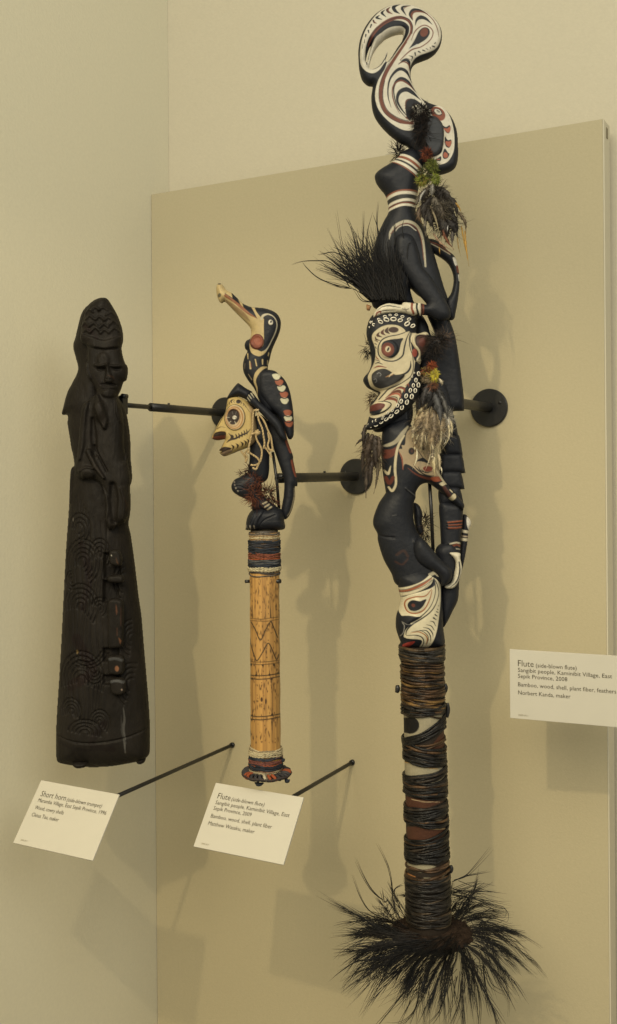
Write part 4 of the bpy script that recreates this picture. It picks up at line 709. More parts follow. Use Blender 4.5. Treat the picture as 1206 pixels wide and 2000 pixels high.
# ---- the masked head
TN = (.44, .385, .26)
mask = [(200, 240), (250, 190), (330, 165), (450, 165), (560, 190), (606, 225), (620, 330), (622, 380), (700, 362), (735, 395), (740, 480), (700, 560), (660, 640), (655, 700), (655, 800), (650, 900), (620, 975), (560, 1050), (500, 1105), (430, 1160), (340, 1215), (260, 1245), (180, 1250), (158, 1235), (178, 1180), (195, 1110), (196, 1050), (215, 1005), (255, 960), (275, 918), (240, 902), (180, 870), (150, 832), (138, 800), (152, 765), (190, 720), (212, 650), (208, 570), (195, 480), (170, 400), (172, 320)]
ml = [('F', TN, [(212, 430), (225, 385), (290, 335), (360, 315), (430, 318), (480, 340), (510, 370), (500, 385), (545, 372), (560, 385), (620, 380), (700, 375), (720, 400), (640, 395), (600, 430), (605, 500), (640, 550), (650, 610), (670, 640), (640, 660), (602, 640), (590, 700), (575, 770), (540, 830), (500, 890), (460, 960), (440, 1020), (400, 1075), (330, 1120), (250, 1148), (200, 1138), (190, 1110), (197, 1060), (200, 1042), (240, 1000), (270, 955), (290, 915), (240, 890), (200, 860), (180, 810), (178, 770), (200, 720), (235, 640), (245, 560), (235, 500)]),
      # brow crescents
      ('E', (.05, .03, .025), (403, 360), 46, 26), ('S', (.05, .03, .025), [(355, 338), (340, 370), (368, 395)], (6, 34, 6)), ('S', (.08, .035, .025), [(318, 355), (302, 385), (330, 408)], (5, 30, 5)), ('S', (.06, .03, .02), [(278, 380), (262, 408), (300, 425)], (4, 26, 4)), ('S', (.05, .03, .025), [(240, 420), (250, 445), (285, 455)], (6, 16, 4)), ('S', (.05, .03, .025), [(235, 450), (265, 468)], (4, 8)), ('S', K, [(238, 480), (252, 488)], 7), ('S', K, [(243, 508), (250, 525)], 7), ('S', RED, [(248, 590), (258, 612), (275, 625)], (5, 10, 4)), ('S', K, [(245, 625), (265, 632), (280, 640)], 6), ('S', K, [(240, 660), (268, 652), (305, 668)], (4, 12, 4)), ('S', RED, [(228, 700), (270, 685), (340, 697)], (4, 16, 5)),
      # eye
      ('S', K, [(500, 385), (440, 405), (360, 420), (300, 450), (268, 510), (272, 580), (310, 625), (370, 640), (430, 632), (485, 590), (500, 520), (520, 440), (550, 375)], (8, 8, 9, 11, 11, 11, 11, 11, 11, 14, 14, 10, 5)),
      ('F', K, [(292, 520), (310, 470), (370, 448), (440, 440), (490, 435), (470, 480), (450, 560), (400, 608), (350, 608), (305, 575)]), ('E', (.11, .032, .02), (350, 538), 58, 62), ('E', (.16, .05, .03), (350, 540), 38, 42), ('E', BONE, (352, 535), 24, 27), ('E', (.02, .02, .02), (354, 535), 9, 20, 25),
      # cheek line
      ('S', K, [(556, 640), (555, 690), (530, 735), (480, 762), (420, 770)], (4, 16, 18, 16, 8)), ('S', K, [(560, 380), (545, 440), (552, 520), (575, 600), (582, 690), (560, 770), (500, 820), (430, 860), (360, 890), (320, 930), (275, 980)], (6, 12, 8, 6, 7, 8, 8, 9, 10, 12, 10)),
      # nostril
      ('F', (.018, .017, .017), [(205, 790), (215, 750), (260, 718), (320, 710), (370, 730), (420, 765), (500, 762), (480, 800), (420, 840), (350, 872), (290, 885), (240, 868), (215, 835)]), ('S', (.2, .2, .2), [(254, 756), (272, 745), (290, 762), (280, 776)], 4), ('S', (.14, .14, .14), [(226, 808), (244, 800), (252, 822), (238, 832)], 4), ('S', (.25, .14, .06), [(330, 785), (365, 772), (400, 760)], (3, 16, 4)), ('S', BONE, [(360, 785), (380, 760), (430, 735)], (3, 12, 9)),
      # snout chevrons
      ('S', (.10, .035, .02), [(330, 970), (400, 920), (455, 910), (475, 950)], (4, 18, 30, 5)), ('S', BRICK, [(335, 975), (400, 935), (450, 935), (468, 970)], (3, 14, 18, 4)), ('S', RED, [(305, 1000), (360, 975), (420, 985), (435, 1015)], (4, 22, 24, 4)), ('S', K, [(300, 1005), (370, 962), (430, 965), (440, 1005)], (3, 6, 8, 3)), ('S', RED, [(380, 920), (440, 880), (495, 885), (500, 920)], (3, 14, 22, 4)), ('S', K, [(400, 905), (460, 868), (510, 880)], (3, 6, 4)), ('S', RED, [(510, 860), (535, 845), (540, 868)], (4, 12, 4)), ('S', K, [(560, 790), (565, 800)], 8),
      ('S', K, [(270, 1000), (330, 1000), (380, 1020), (370, 1050), (320, 1090), (250, 1115), (205, 1118)], (5, 9, 10, 10, 14, 16, 8)),
      ('F', (.085, .022, .016), [(198, 1040), (260, 1015), (320, 1022), (322, 1048), (290, 1075), (230, 1088), (198, 1090)]), ('F', K, [(197, 1088), (240, 1082), (300, 1070), (270, 1105), (210, 1112)]), ('S', TN, [(192, 1125), (230, 1135), (300, 1115), (350, 1085)], 7),
      # ear
      ('F', K, [(560, 470), (590, 520), (630, 560), (622, 610), (600, 640), (575, 580)]), ('E', (.20, .045, .03), (592, 565), 24, 36), ('F', (.05, .025, .02), [(610, 430), (650, 405), (720, 410), (735, 470), (700, 540), (655, 590), (640, 545), (612, 500)]), ('E', (.09, .03, .022), (660, 470), 30, 40),
      ('S', TN, [(735, 395), (690, 372), (620, 385), (585, 430), (590, 490), (630, 545), (640, 590), (622, 632), (680, 640)], (8, 20, 24, 24, 22, 20, 18, 24, 22)), ('S', K, [(570, 385), (555, 430), (560, 480), (590, 525)], 6)]
piece('mask_head', f3, Z3, C3, mask, ml, K, th=26, R=24, z0=16, step=.85, smooth=14,
      relief=[('E', (4, 2.5), (360, 535), 80, 80), ('F', (6, 3), [(195, 790), (215, 740), (300, 700), (420, 755), (500, 762), (420, 850), (300, 895), (220, 860)]), ('S', (4, 2), [(735, 395), (690, 372), (620, 385), (585, 430), (590, 490), (630, 545), (640, 590), (622, 632), (680, 640)], 22), ('F', (3, 2), [(198, 1040), (270, 1000), (380, 1020), (320, 1090), (205, 1118)])])
# cowry shells set in rows
def shell_mesh():
    V, Fs = [], []; n, m_ = 10, 6
    for i in range(m_+1):
        p = math.pi*i/m_/2
        for j in range(n):
            a = 2*math.pi*j/n; V.append((math.cos(a)*math.cos(p), 1.35*math.sin(a)*math.cos(p), .62*math.sin(p)))
    for i in range(m_):
        for j in range(n): Fs.append((i*n+j, i*n+(j+1) % n, (i+1)*n+(j+1) % n, (i+1)*n+j))
    V = np.array(V); V[:, 2] -= .55*np.exp(-(V[:, 0]/.28)**2)*(V[:, 2] > .1)*(np.abs(V[:, 1]) < 1.0)
    me = bpy.data.meshes.new('cowry_shell'); me.from_pydata([tuple(v) for v in V], [], Fs); me.polygons.foreach_set('use_smooth', np.ones(len(Fs), bool)); return me
SH = shell_mesh()
def mat_shell():
    m, t, b = nodes('cowry shell with dark slit'); N = t.nodes.new; Lk = t.links.new
    tc = N('ShaderNodeTexCoord'); sp = N('ShaderNodeSeparateXYZ'); Lk(tc.outputs['Object'], sp.inputs[0])
    mp = N('ShaderNodeMapping'); mp.inputs['Scale'].default_value = (1/.44, 1/.95, 0); Lk(tc.outputs['Object'], mp.inputs[0])
    ln_ = N('ShaderNodeVectorMath'); ln_.operation = 'LENGTH'; Lk(mp.outputs[0], ln_.inputs[0])
    mr = N('ShaderNodeMapRange'); mr.inputs[1].default_value = .8; mr.inputs[2].default_value = 1.15; Lk(ln_.outputs['Value'], mr.inputs[0])
    mx = N('ShaderNodeMix'); mx.data_type = 'RGBA'; mx.inputs[6].default_value = (.03, .025, .02, 1); mx.inputs[7].default_value = (.60, .56, .45, 1); Lk(mr.outputs[0], mx.inputs[0]); Lk(mx.outputs[2], b.inputs['Base Color'])
    b.inputs['Roughness'].default_value = .3; return m
SH.materials.append(mat_shell())
mask_o = [o for o in bpy.data.objects if o.name == 'mask_head'][0]
def shells(tr, lst, h, parent, k=1.0):
    for x, y, r, ang in lst:
        p = tr((x, y)); o = bpy.data.objects.new('cowry_shell', SH); COL.objects.link(o); o.parent = parent
        # lie on the carved surface: cast from the front
        hh = surf(parent, p) if h is None else h
        wp = Local(Z3)(np.array([p[0], p[1], hh]))-rootloc(parent); s = r/tr.k*Z3/FPX*k
        a = math.radians(ang); ex = Rh*math.cos(a)+Up*math.sin(a); ez = -Fw; ey = np.cross(ez, ex)
        o.matrix_local = Matrix(((ex[0]*s, ey[0]*s, ez[0]*s, wp[0]), (ex[1]*s, ey[1]*s, ez[1]*s, wp[1]), (ex[2]*s, ey[2]*s, ez[2]*s, wp[2]), (0, 0, 0, 1)))
def surf(o, p):
    org = CAM-rootloc(o); d = ray(p[0], p[1]); d = d/np.linalg.norm(d)
    ok, loc, nrm, i = o.ray_cast(Vector(org), Vector(d))
    if not ok: return 40
    P_ = np.array(loc)+rootloc(o); return (Z3-(P_-CAM)@Fw)*FPX/Z3-.2
band = [(25, 497, 22, 60), (60, 535, 26, 60), (118, 465, 20, 75), (140, 500, 30, 65), (195, 430, 22, 80), (215, 472, 34, 70), (262, 412, 18, 85), (305, 465, 36, 88), (342, 410, 20, 90), (392, 480, 30, 100), (420, 432, 22, 100), (480, 525, 36, 125), (505, 465, 24, 100), (555, 548, 30, 120), (12, 560, 18, 60), (40, 495, 16, 70)]
shells(D4, band, None, mask_o, .88)
jaw = [(883, 378, 30, 10), (842, 467, 28, -5), (806, 540, 26, -5), (878, 530, 32, 0), (765, 607, 28, -10), (833, 608, 30, -5), (708, 683, 30, -15), (785, 688, 34, -10), (640, 755, 30, -15), (720, 765, 34, -10), (592, 812, 26, -20), (652, 836, 34, -12), (520, 880, 20, -30), (582, 895, 32, -50), (505, 952, 34, -45), (458, 912, 18, -40), (440, 993, 32, -48), (398, 960, 16, -40), (385, 985, 18, -50), (372, 1035, 28, -50), (305, 1010, 22, -30), (303, 1075, 26, -60), (265, 1030, 20, 0), (238, 1095, 16, -40), (205, 1062, 14, -40), (180, 1090, 12, 0), (820, 370, 12, 0), (790, 420, 13, 0)]
shells(D5, jaw, None, mask_o, .88)
# ---- lower body and arm
low = [(262, 130), (330, 90), (440, 60), (470, 120), (540, 180), (600, 260), (650, 400), (700, 510), (780, 600), (852, 688), (852, 730), (838, 740), (760, 672), (690, 612), (622, 560), (580, 540), (530, 560), (500, 610), (498, 650), (485, 690), (482, 790), (505, 890), (545, 945), (600, 1020), (660, 1090), (740, 1150), (775, 1205), (780, 1260), (700, 1300), (500, 1330), (360, 1290), (320, 1206), (262, 1100), (222, 970), (217, 912), (188, 855), (190, 790), (228, 690), (275, 618), (278, 600), (262, 500), (250, 400), (246, 280)]
ll = [('F', (.28, .25, .18), [(255, 265), (330, 230), (390, 160), (440, 120), (405, 190), (350, 250), (290, 275)]), ('F', (.10, .03, .02), [(250, 300), (320, 290), (380, 250), (330, 340), (260, 360)]),
      ('S', TN, [(405, 195), (365, 260), (345, 340), (338, 440), (345, 540), (320, 595), (295, 570)], (10, 18, 18, 18, 16, 18, 14)), ('S', TN, [(262, 445), (290, 470), (308, 415)], (10, 22, 4)), ('S', (.09, .025, .018), [(275, 500), (300, 540), (325, 500)], 26),
      ('F', (.30, .235, .150), [(420, 180), (470, 140), (560, 180), (620, 280), (668, 430), (670, 500), (600, 490), (520, 470), (460, 420), (410, 400), (395, 430), (390, 380), (365, 300), (390, 290), (385, 265), (410, 258)]), ('S', (.20, .06, .035), [(365, 310), (388, 360), (395, 440)], (4, 10, 6)),
      ('E', (.02, .018, .018), (457, 308), 22, 26), ('E', (.06, .03, .025), (460, 306), 10, 12), ('S', K, [(500, 300), (530, 340), (560, 390)], (3, 6, 3)), ('E', K, (545, 275), 18, 30, -20), ('S', K, [(490, 380), (540, 370), (590, 400)], (6, 30, 6)),
      ('S', K, [(470, 405), (500, 440), (560, 480), (640, 490)], (3, 8, 9, 4)), ('S', K, [(505, 420), (525, 450), (580, 465)], (3, 8, 4)), ('F', (.14, .035, .025), [(540, 430), (570, 415), (610, 425), (605, 450), (560, 455)]), ('S', K, [(530, 440), (560, 462), (610, 455)], (3, 9, 4)), ('S', (.10, .03, .02), [(430, 430), (500, 480), (600, 510), (690, 500)], (4, 12, 20, 24)), ('F', (.22, .06, .03), [(600, 500), (660, 490), (690, 490), (685, 520), (630, 530)]),
      ('F', TN, [(662, 545), (695, 530), (712, 545), (690, 562)]), ('F', TN, [(738, 655), (775, 615), (790, 640), (765, 668)]), ('S', TN, [(745, 590), (760, 605)], 10), ('S', (.06, .025, .02), [(700, 570), (740, 630)], 26), ('F', TN, [(640, 440), (670, 470), (720, 540), (705, 545), (655, 480)]),
      ('S', (.030, .017, .015), [(350, 1060), (400, 1030), (430, 1070)], 20), ('S', (.032, .016, .014), [(340, 1110), (390, 1130), (430, 1090)], 14), ('S', (.05, .05, .05), [(320, 775), (345, 770)], 6), ('S', (.07, .07, .07), [(425, 585), (500, 640)], (4, 8)), ('S', (.33, .3, .22), [(590, 1206), (630, 1190), (650, 1206)], 26)]
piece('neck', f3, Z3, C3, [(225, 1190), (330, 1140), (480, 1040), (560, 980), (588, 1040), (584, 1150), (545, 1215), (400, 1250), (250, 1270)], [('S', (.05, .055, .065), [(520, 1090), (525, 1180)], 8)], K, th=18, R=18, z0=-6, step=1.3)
LB_ = piece('body', f3, Z3, C4, low, ll, K, th=30, R=34, z0=0, step=1.1, smooth=26, relief=[('S', (3, 1.2), [(420, 580), (500, 645)], 12), ('S', (-3, 2), [(200, 912), (260, 930), (330, 935)], 10), ('S', (3, 2), [(500, 960), (640, 1110), (740, 1190)], 60)])
piece('arm', f3, Z3, C4, [(480, 700), (520, 700), (548, 760), (545, 830), (560, 900), (540, 930), (500, 880)], [], K, th=14, R=12, z0=-22, step=1.3)
# ---- lower mask, knee and folded arm
lm = [(350, 560), (500, 480), (640, 500), (720, 560), (745, 600), (755, 700), (768, 900), (770, 1040), (772, 1215), (580, 1228), (385, 1226), (384, 1180), (366, 1132), (342, 1045), (345, 945), (368, 870), (382, 790), (366, 690)]
CR = (.52, .47, .335)
lml = [('F', CR, [(366, 690), (366, 680), (450, 655), (560, 610), (640, 550), (660, 530), (690, 545), (735, 590), (740, 690), (735, 800), (720, 920), (700, 1040), (670, 1130), (640, 1195), (610, 1228), (545, 1228), (565, 1150), (530, 1130), (440, 1125), (405, 1118), (410, 1060), (440, 1020), (470, 1000), (380, 920), (362, 860), (378, 780)]),
       ('S', (.24, .075, .035), [(366, 712), (450, 690), (560, 640), (650, 588)], (14, 20, 22, 8)), ('S', K, [(366, 700), (450, 676), (560, 626), (665, 572)], 5), ('S', K, [(366, 722), (450, 702), (570, 655), (655, 600)], 5),
       ('F', K, [(375, 760), (440, 735), (560, 690), (640, 640), (672, 590), (682, 640), (650, 670), (560, 700), (470, 725), (410, 755)]),
       ('S', K, [(672, 590), (700, 640), (718, 720), (690, 810), (640, 880), (560, 940), (480, 990), (430, 1045), (420, 1090)], (6, 8, 7, 8, 10, 12, 14, 12, 6)), ('S', K, [(680, 610), (682, 720), (640, 830), (560, 915), (500, 945)], (8, 7, 7, 10, 6)),
       ('S', (.26, .085, .03), [(648, 680), (590, 740), (500, 750), (430, 780), (412, 830), (440, 885), (510, 895), (580, 860), (630, 770), (652, 690)], (5, 10, 11, 11, 12, 12, 11, 11, 10, 5)), ('F', K, [(600, 770), (540, 785), (480, 778), (445, 800), (435, 835), (460, 870), (510, 872), (560, 840)]), ('E', (.10, .03, .02), (483, 824), 16, 16),
       ('F', K, [(368, 930), (440, 918), (520, 925), (560, 925), (500, 965), (440, 990), (380, 970), (385, 985), (405, 1000), (402, 1080), (372, 1120), (340, 1050), (345, 950)]), ('S', (.25, .24, .22), [(390, 985), (405, 1010), (398, 1070), (375, 1110)], 6), ('S', (.2, .19, .17), [(385, 975), (440, 998), (500, 980)], 5),
       ('S', K, [(425, 1098), (500, 1090), (560, 1110), (580, 1160), (560, 1220)], (5, 8, 10, 10, 6)), ('S', (.25, .10, .03), [(460, 1072), (530, 1060), (590, 1090), (610, 1130), (600, 1180)], (4, 9, 10, 10, 5)), ('S', K, [(470, 1060), (550, 1050), (605, 1085), (618, 1130), (605, 1190)], (3, 6, 7, 7, 3)), ('S', K, [(540, 1045), (600, 1050), (635, 1095), (640, 1150)], (3, 9, 10, 4)), ('S', K, [(570, 1020), (620, 1032), (655, 1075), (660, 1110)], (3, 9, 10, 4)), ('S', K, [(600, 995), (645, 1010), (672, 1050)], (3, 9, 4)), ('S', K, [(635, 965), (665, 975), (685, 1012)], (3, 10, 4)), ('S', K, [(665, 938), (690, 955)], (14, 6)), ('S', K, [(680, 910), (700, 925)], (12, 6)), ('S', K, [(693, 885), (710, 892)], 8), ('S', K, [(700, 862), (710, 870)], 6), ('S', K, [(712, 830), (718, 840)], 4),
       ('F', K, [(385, 1140), (410, 1118), (440, 1130), (530, 1132), (560, 1150), (550, 1190), (520, 1226), (386, 1226)]), ('F', (.22, .03, .022), [(398, 1190), (440, 1160), (500, 1148), (480, 1180), (430, 1220), (400, 1220)])]
piece('painted_mask', f3, Z3, C5, lm, lml, K, th=36, R=40, z0=4, step=.9, smooth=16, relief=[('F', (-2, 1.2), [(375, 760), (560, 690), (670, 595), (650, 670), (470, 730)]), ('E', (2.5, 2), (500, 825), 80, 60), ('F', (3, 2), [(368, 930), (520, 925), (440, 990), (400, 1090), (360, 1110), (342, 1000)])])
piece('knee', f3, Z3, C5, [(500, 300), (560, 230), (650, 310), (740, 420), (830, 500), (852, 550), (845, 610), (800, 655), (760, 670), (740, 600), (690, 545), (600, 500), (520, 420)], [], K, th=17, R=18, z0=26, step=1.2)
piece('folded_arm', f3, Z3, C5, [(700, 350), (750, 285), (850, 270), (905, 330), (930, 400), (930, 520), (915, 640), (905, 790), (855, 900), (805, 1000), (768, 1040), (740, 900), (745, 700), (740, 560), (720, 450)], [], K, th=18, R=17, z0=-10, step=1.2)
piece('folded_hand', f3, Z3, C5, [(830, 370), (920, 372), (925, 420), (940, 500), (928, 590), (900, 650), (860, 690), (800, 692), (785, 672), (840, 640), (870, 560), (885, 470), (868, 420)], [('S', K, [(910, 450), (915, 530), (890, 620), (830, 680)], (12, 14, 12, 4)), ('S', K, [(928, 560), (900, 640), (860, 682)], (4, 7, 4))], (.52, .48, .37), th=9, R=7, z0=14, step=.9)
piece('arm', f3, Z3, C5, [(945, 30), (965, 20), (992, 38), (1018, 75), (1022, 110), (1002, 165), (992, 260), (975, 370), (948, 500), (925, 560), (915, 470), (925, 330), (935, 180), (940, 90)], [('F', (.5, .47, .4), [(985, 40), (1025, 90), (1005, 160), (985, 140), (975, 80)]), ('S', (.42, .38, .28), [(935, 170), (998, 180)], 26), ('S', (.35, .28, .2), [(935, 215), (995, 222)], 12), ('S', (.42, .38, .28), [(935, 245), (992, 250)], 26)], K, th=11, R=9, z0=-22, step=1.0)
# ---- shaft, painted under its windings
top3, bot3 = (824.5, 1262), (838.5, 1822)
ax3_ = lambda y: top3[0]+(y-1262)/560*14
SW = (.27, .24, .165); SR = (.058, .023, .013)
core_l = [('T', C6), ('P', SW, [(290, 955), (810, 975), (810, 1035), (350, 1285), (290, 1240)]), ('P', SR, [(590, 1400), (700, 1250), (815, 1140), (815, 1440)]), ('P', SW, [(290, 1555), (420, 1565), (560, 1600), (830, 1632), (740, 1670), (600, 1715), (300, 1735)]), ('S', (.45, .26, .08), [(320, 1556), (430, 1575), (560, 1618), (700, 1640)], (8, 12, 12, 6)), ('S', SW, [(600, 1815), (700, 1790), (810, 1715)], (4, 10, 5)),
          ('E', (.006, .005, .005), (372, 1105), 100, 102), ('P', (.006, .005, .005), [(290, 1010), (372, 1003), (372, 1207), (300, 1190)]),
          ('T', C7), ('P', SR, [(320, 360), (560, 420), (820, 440), (640, 510), (500, 540), (320, 520)]), ('S', (.4, .3, .18), [(410, 408), (560, 440), (770, 446)], (6, 8, 4)), ('S', SW, [(620, 615), (760, 570)], (4, 10)), ('S', SW, [(715, 690), (885, 678)], 14), ('P', SR, [(330, 770), (520, 755), (890, 785), (840, 870), (650, 990), (390, 960)]), ('S', (.42, .3, .16), [(510, 770), (640, 795), (880, 795)], (5, 12, 14)), ('P', SW, [(800, 1120), (905, 1110), (905, 1140), (800, 1145)]), ('S', SW, [(715, 1190), (800, 1195)], 12), ('P', SW, [(335, 1240), (520, 1230), (720, 1285), (600, 1340), (520, 1365), (360, 1310)]), ('S', (.35, .16, .06), [(350, 1370), (400, 1400), (450, 1425)], 26), ('S', SW, [(700, 1445), (800, 1420), (905, 1345)], (14, 18, 16)), ('S', SW, [(560, 1435), (660, 1440)], 10), ('S', SW, [(350, 960), (400, 995)], (6, 12))]
def core_c(TH, TT, sx, sy):
    P = np.stack([sx.ravel(), sy.ravel()], 1); return paint(P, (.022, .016, .012), core_l, C6).reshape(sx.shape+(3,))
lathe('shaft', f3, Z3, top3, (838.5, 1826), lambda t: 38.5+t*2.0, M_PAINT, core_c, nth=160, nt=420)
def cordc():
    u = rng.uniform()
    return (.05, .028, .014) if u < .10 else ((.02, .015, .011) if u < .3 else (.0085, .008, .0078))
def vwind(name, segs, wr=(1.4, 2.8), cols=None, m=M_CORD, lift=0.0, n_th=57, tan=False):
    """bands of pitch-coated cord: each ring given by its height at the left and right edge"""
    L = Local(Z3); parts = []; a = np.linspace(0, 2*math.pi, n_th)
    for yl, yr in segs:
        w_ = rng.uniform(*wr); ph = rng.uniform(0, 6.28); k = 2+rng.integers(0, 3); c = cordc() if cols is None else cols()
        sag = 0.0
        r0 = 39.3+2*((yl+yr)/2-1262)/560+lift+w_*.2
        x_ = np.sin(a); y = (yl+yr)/2+(yr-yl)/2*x_-r0*np.cos(a)*(((yl+yr)/2-PY0)/FPX)*0+.9*np.sin(k*a+ph)+.5*np.sin((k+3)*a+2*ph)
        rad = r0+.5*np.sin((k+1)*a+ph)
        P_ = np.stack([ax3_((yl+yr)/2)+rad*x_, y, rad*np.cos(a)], 1)
        V, Fs, C = tube(L(P_), np.full(n_th, 1.0)*w_*Z3/FPX, 7, c, cap=False)
        s = np.repeat(1+.5*np.sin(a*k*1.7+ph)+.3*np.sin(a*7+ph*3), 7)[:, None]; C = np.clip(C*np.clip(s, .35, 2.2), 0, 1)
        parts.append((V, Fs, C))
    V, Fs, C = join(parts); return mesh(name, V, Fs, m, f3, C)
def seg(yl0, yl1, yr0, yr1, n, j=1.2):
    t = (np.arange(n)+.5)/n; return [(yl0+(yl1-yl0)*q+rng.normal(0, j), yr0+(yr1-yr0)*q+rng.normal(0, j)) for q in t]
v = lambda y: 0.0
def dn(y): return (y-PY0)/FPX*39           # how far the near side of a level ring shows below its edge
def cy(y, tr): return tr((0, y))[1]
cc = lambda: (.10, .058, .020) if rng.uniform() < .22 else ((.045, .026, .014) if rng.uniform() < .5 else (.016, .0125, .010))
o6 = lambda y: cy(y, C6); o7 = lambda y: cy(y, C7)
# front heights are pulled up so that the near side of each ring shows where it does in the photograph
def band(name, l0, l1, r0, r1, n, j=1.2, **kw):
    s = [(a-dn(a)*.9+q, b-dn(b)*.9-q) for (a, b), q in zip(seg(l0, l1, r0, r1, n, j), rng.normal(0, 2.6, n))]; return vwind(name, s, **kw)
band('cord_binding', o6(185), o6(330), o6(170), o6(330), 12, 2.0, wr=(2.0, 3.4), cols=lambda: (.016, .0145, .013) if rng.uniform() < .75 else (.05, .033, .018), lift=3.0)
band('cord_binding', o6(300), o6(930), o6(320), o6(960), 46, 3.4, wr=(1.1, 3.0), cols=cc, lift=1.5)
band('cord_binding', o6(880), o6(985), o6(900), o6(985), 8, 1.0, wr=(1.8, 2.6), lift=2.0)
band('cord_binding', o6(1285), o6(1400), o6(1020), o6(1150), 9, 1.0, wr=(1.8, 2.6), lift=1.5)
band('cord_binding', o6(1330), o6(1560), o6(1440), o6(1620), 13, 1.5, wr=(1.2, 3.1), lift=1.0)
band('cord_binding', o6(1380), o6(1480), o6(1260), o6(1460), 4, 1.0, wr=(1.6, 2.4), lift=.5)
band('cord_binding', o6(1735), o6(1850), o6(1660), o6(1720), 6, .8, wr=(2.0, 2.8), lift=1.0)
band('cord_binding', o7(210), o7(370), o7(160), o7(430), 15, 1.6, wr=(1.2, 3.0), lift=1.0)
band('cord_binding', o7(530), o7(760), o7(470), o7(600), 12, 1.4, wr=(1.2, 3.0), lift=1.0)
band('cord_binding', o7(650), o7(760), o7(705), o7(775), 6, 1.0, wr=(1.2, 3.0), lift=1.4)
band('cord_binding', o7(970), o7(1230), o7(840), o7(1105), 14, 1.2, wr=(1.2, 3.1), lift=1.0)
band('cord_binding', o7(1130), o7(1235), o7(1150), o7(1240), 6, .8, wr=(2, 3), lift=1.4)
band('cord_binding', o7(1320), o7(1365), o7(1290), o7(1335), 3, .8, wr=(1.6, 2.4), cols=lambda: (.06, .035, .02))
band('cord_binding', o7(1460), o7(1560), o7(1390), o7(1520), 8, 1.2, wr=(2.0, 3.0), lift=1.5)
band('cord_binding', o7(1540), o7(2080), o7(1500), o7(2080), 44, 3.6, wr=(1.2, 3.0), cols=lambda: (.045, .032, .02) if rng.uniform() < .2 else (.013, .011, .0095), lift=1.0)
for x, y, h, rx, ry in ((776, 1345, 4, 5, 7), (870, 1345, -3, 5, 9), (874, 1386, 6, 4, 14), (880, 1694, 10, 4, 7)):
    P_ = np.array([[x, y-ry, h], [x+1, y, h], [x-1, y+ry, h]]); V, Fs, _ = tube(Local(Z3)(spl(P_)), np.array([.7, 1, 1, .7])*rx*Z3/FPX, 10); mesh('clip_pad', V, Fs, M_STEEL, m3)
P_ = Local(Z3)(np.array([[841, 935, -16], [845, 1000, -16], [848.5, 1078, -16.]])); V, Fs, _ = tube(P_, 3.6*Z3/FPX, 12); mesh('support_bar', V, Fs, M_STEEL, m3)
P_ = Local(Z3)(np.array([[818, 760, -18], [821, 800, -18], [824, 850, -18.]])); V, Fs, _ = tube(P_, 6*Z3/FPX, 12); mesh('support_bar', V, Fs, M_STEEL, m3)
# ---- brown felt collar and black plumes at the foot
def felt_c(TH, TT, sx, sy):
    q = (.5+.5*np.sin(TH*7+3*np.sin(TH*3)))[..., None]; return np.array((.018, .0125, .0095))*(1-q)+np.array((.032, .021, .015))*q
FC = (842, 1818)
lathe('felt_collar', f3, Z3, (FC[0], FC[1]-8), (FC[0]+1, FC[1]+16), lambda t: np.interp(t, [0, .08, .3, .6, 1], [42, 62, 76, 80, 70]), M_FELT, felt_c, nth=90, nt=16, disp=lambda TH, TT, sx, sy: 2.2*np.sin(TH*9+TT*5)+1.6*np.sin(TH*17))
lf = []; r_ = np.random.default_rng(11)
for _ in range(1500):
    a = r_.uniform(0, 6.283); q = r_.uniform(42, 80); p = np.array([FC[0]+q*math.sin(a), FC[1]-6+max(0, q-60)*.3, q*math.cos(a)]); d = np.array([math.sin(a), r_.normal(-.1, .5), math.cos(a)])+r_.normal(0, .5, 3); l = r_.uniform(4, 11)
    lf.append(([tuple(p), tuple(p+d*l)], .55, [(.028, .018, .013), (.018, .012, .009), (.04, .026, .018)][r_.integers(3)]))
strands('felt_fuzz', f3, Z3, lf, M_FELT)
pl = []; BLKF = [(.007, .007, .0075), (.013, .011, .010), (.006, .006, .007)]
def plume(root, d, l, droop, nst, spread, rad=.72, bow=None, rr=r_):
    """one drooping feather: fine barbs that leave the quill together, curve together and part a little at the tip"""
    root = np.array(root, float); d = np.array(d, float); d /= np.linalg.norm(d)
    bow = rr.normal(0, .16, 3) if bow is None else np.array(bow)+rr.normal(0, .10, 3)
    g_ = np.array([0, droop*rr.uniform(.7, 1.3), 0])+bow; sd0 = np.cross(d, [0, 0, 1.0]); sd0 /= np.linalg.norm(sd0)+1e-9; c_ = BLKF[rr.integers(3)]
    at_ = lambda t: root+d*l*t+g_*t*t*l
    pl.append(([tuple(at_(t)) for t in (0, .3, .6, .95)], rad*1.25, c_))
    for k in range(int(nst*2.1)):
        t0 = rr.uniform(0, .72)**.85; p0 = at_(t0); tg = at_(t0+.05)-p0; tg /= np.linalg.norm(tg); side = rr.choice([-1, 1])
        dv = tg+sd0*side*rr.uniform(.04, .30)+rr.normal(0, spread, 3); q = l*rr.uniform(.22, .42)*(1.1-.35*t0)
        pl.append(([tuple(p0), tuple(p0+dv*q*.5), tuple(p0+(dv*.8+tg*.35+g_*.25)*q)], rad*rr.uniform(.45, .95), c_))
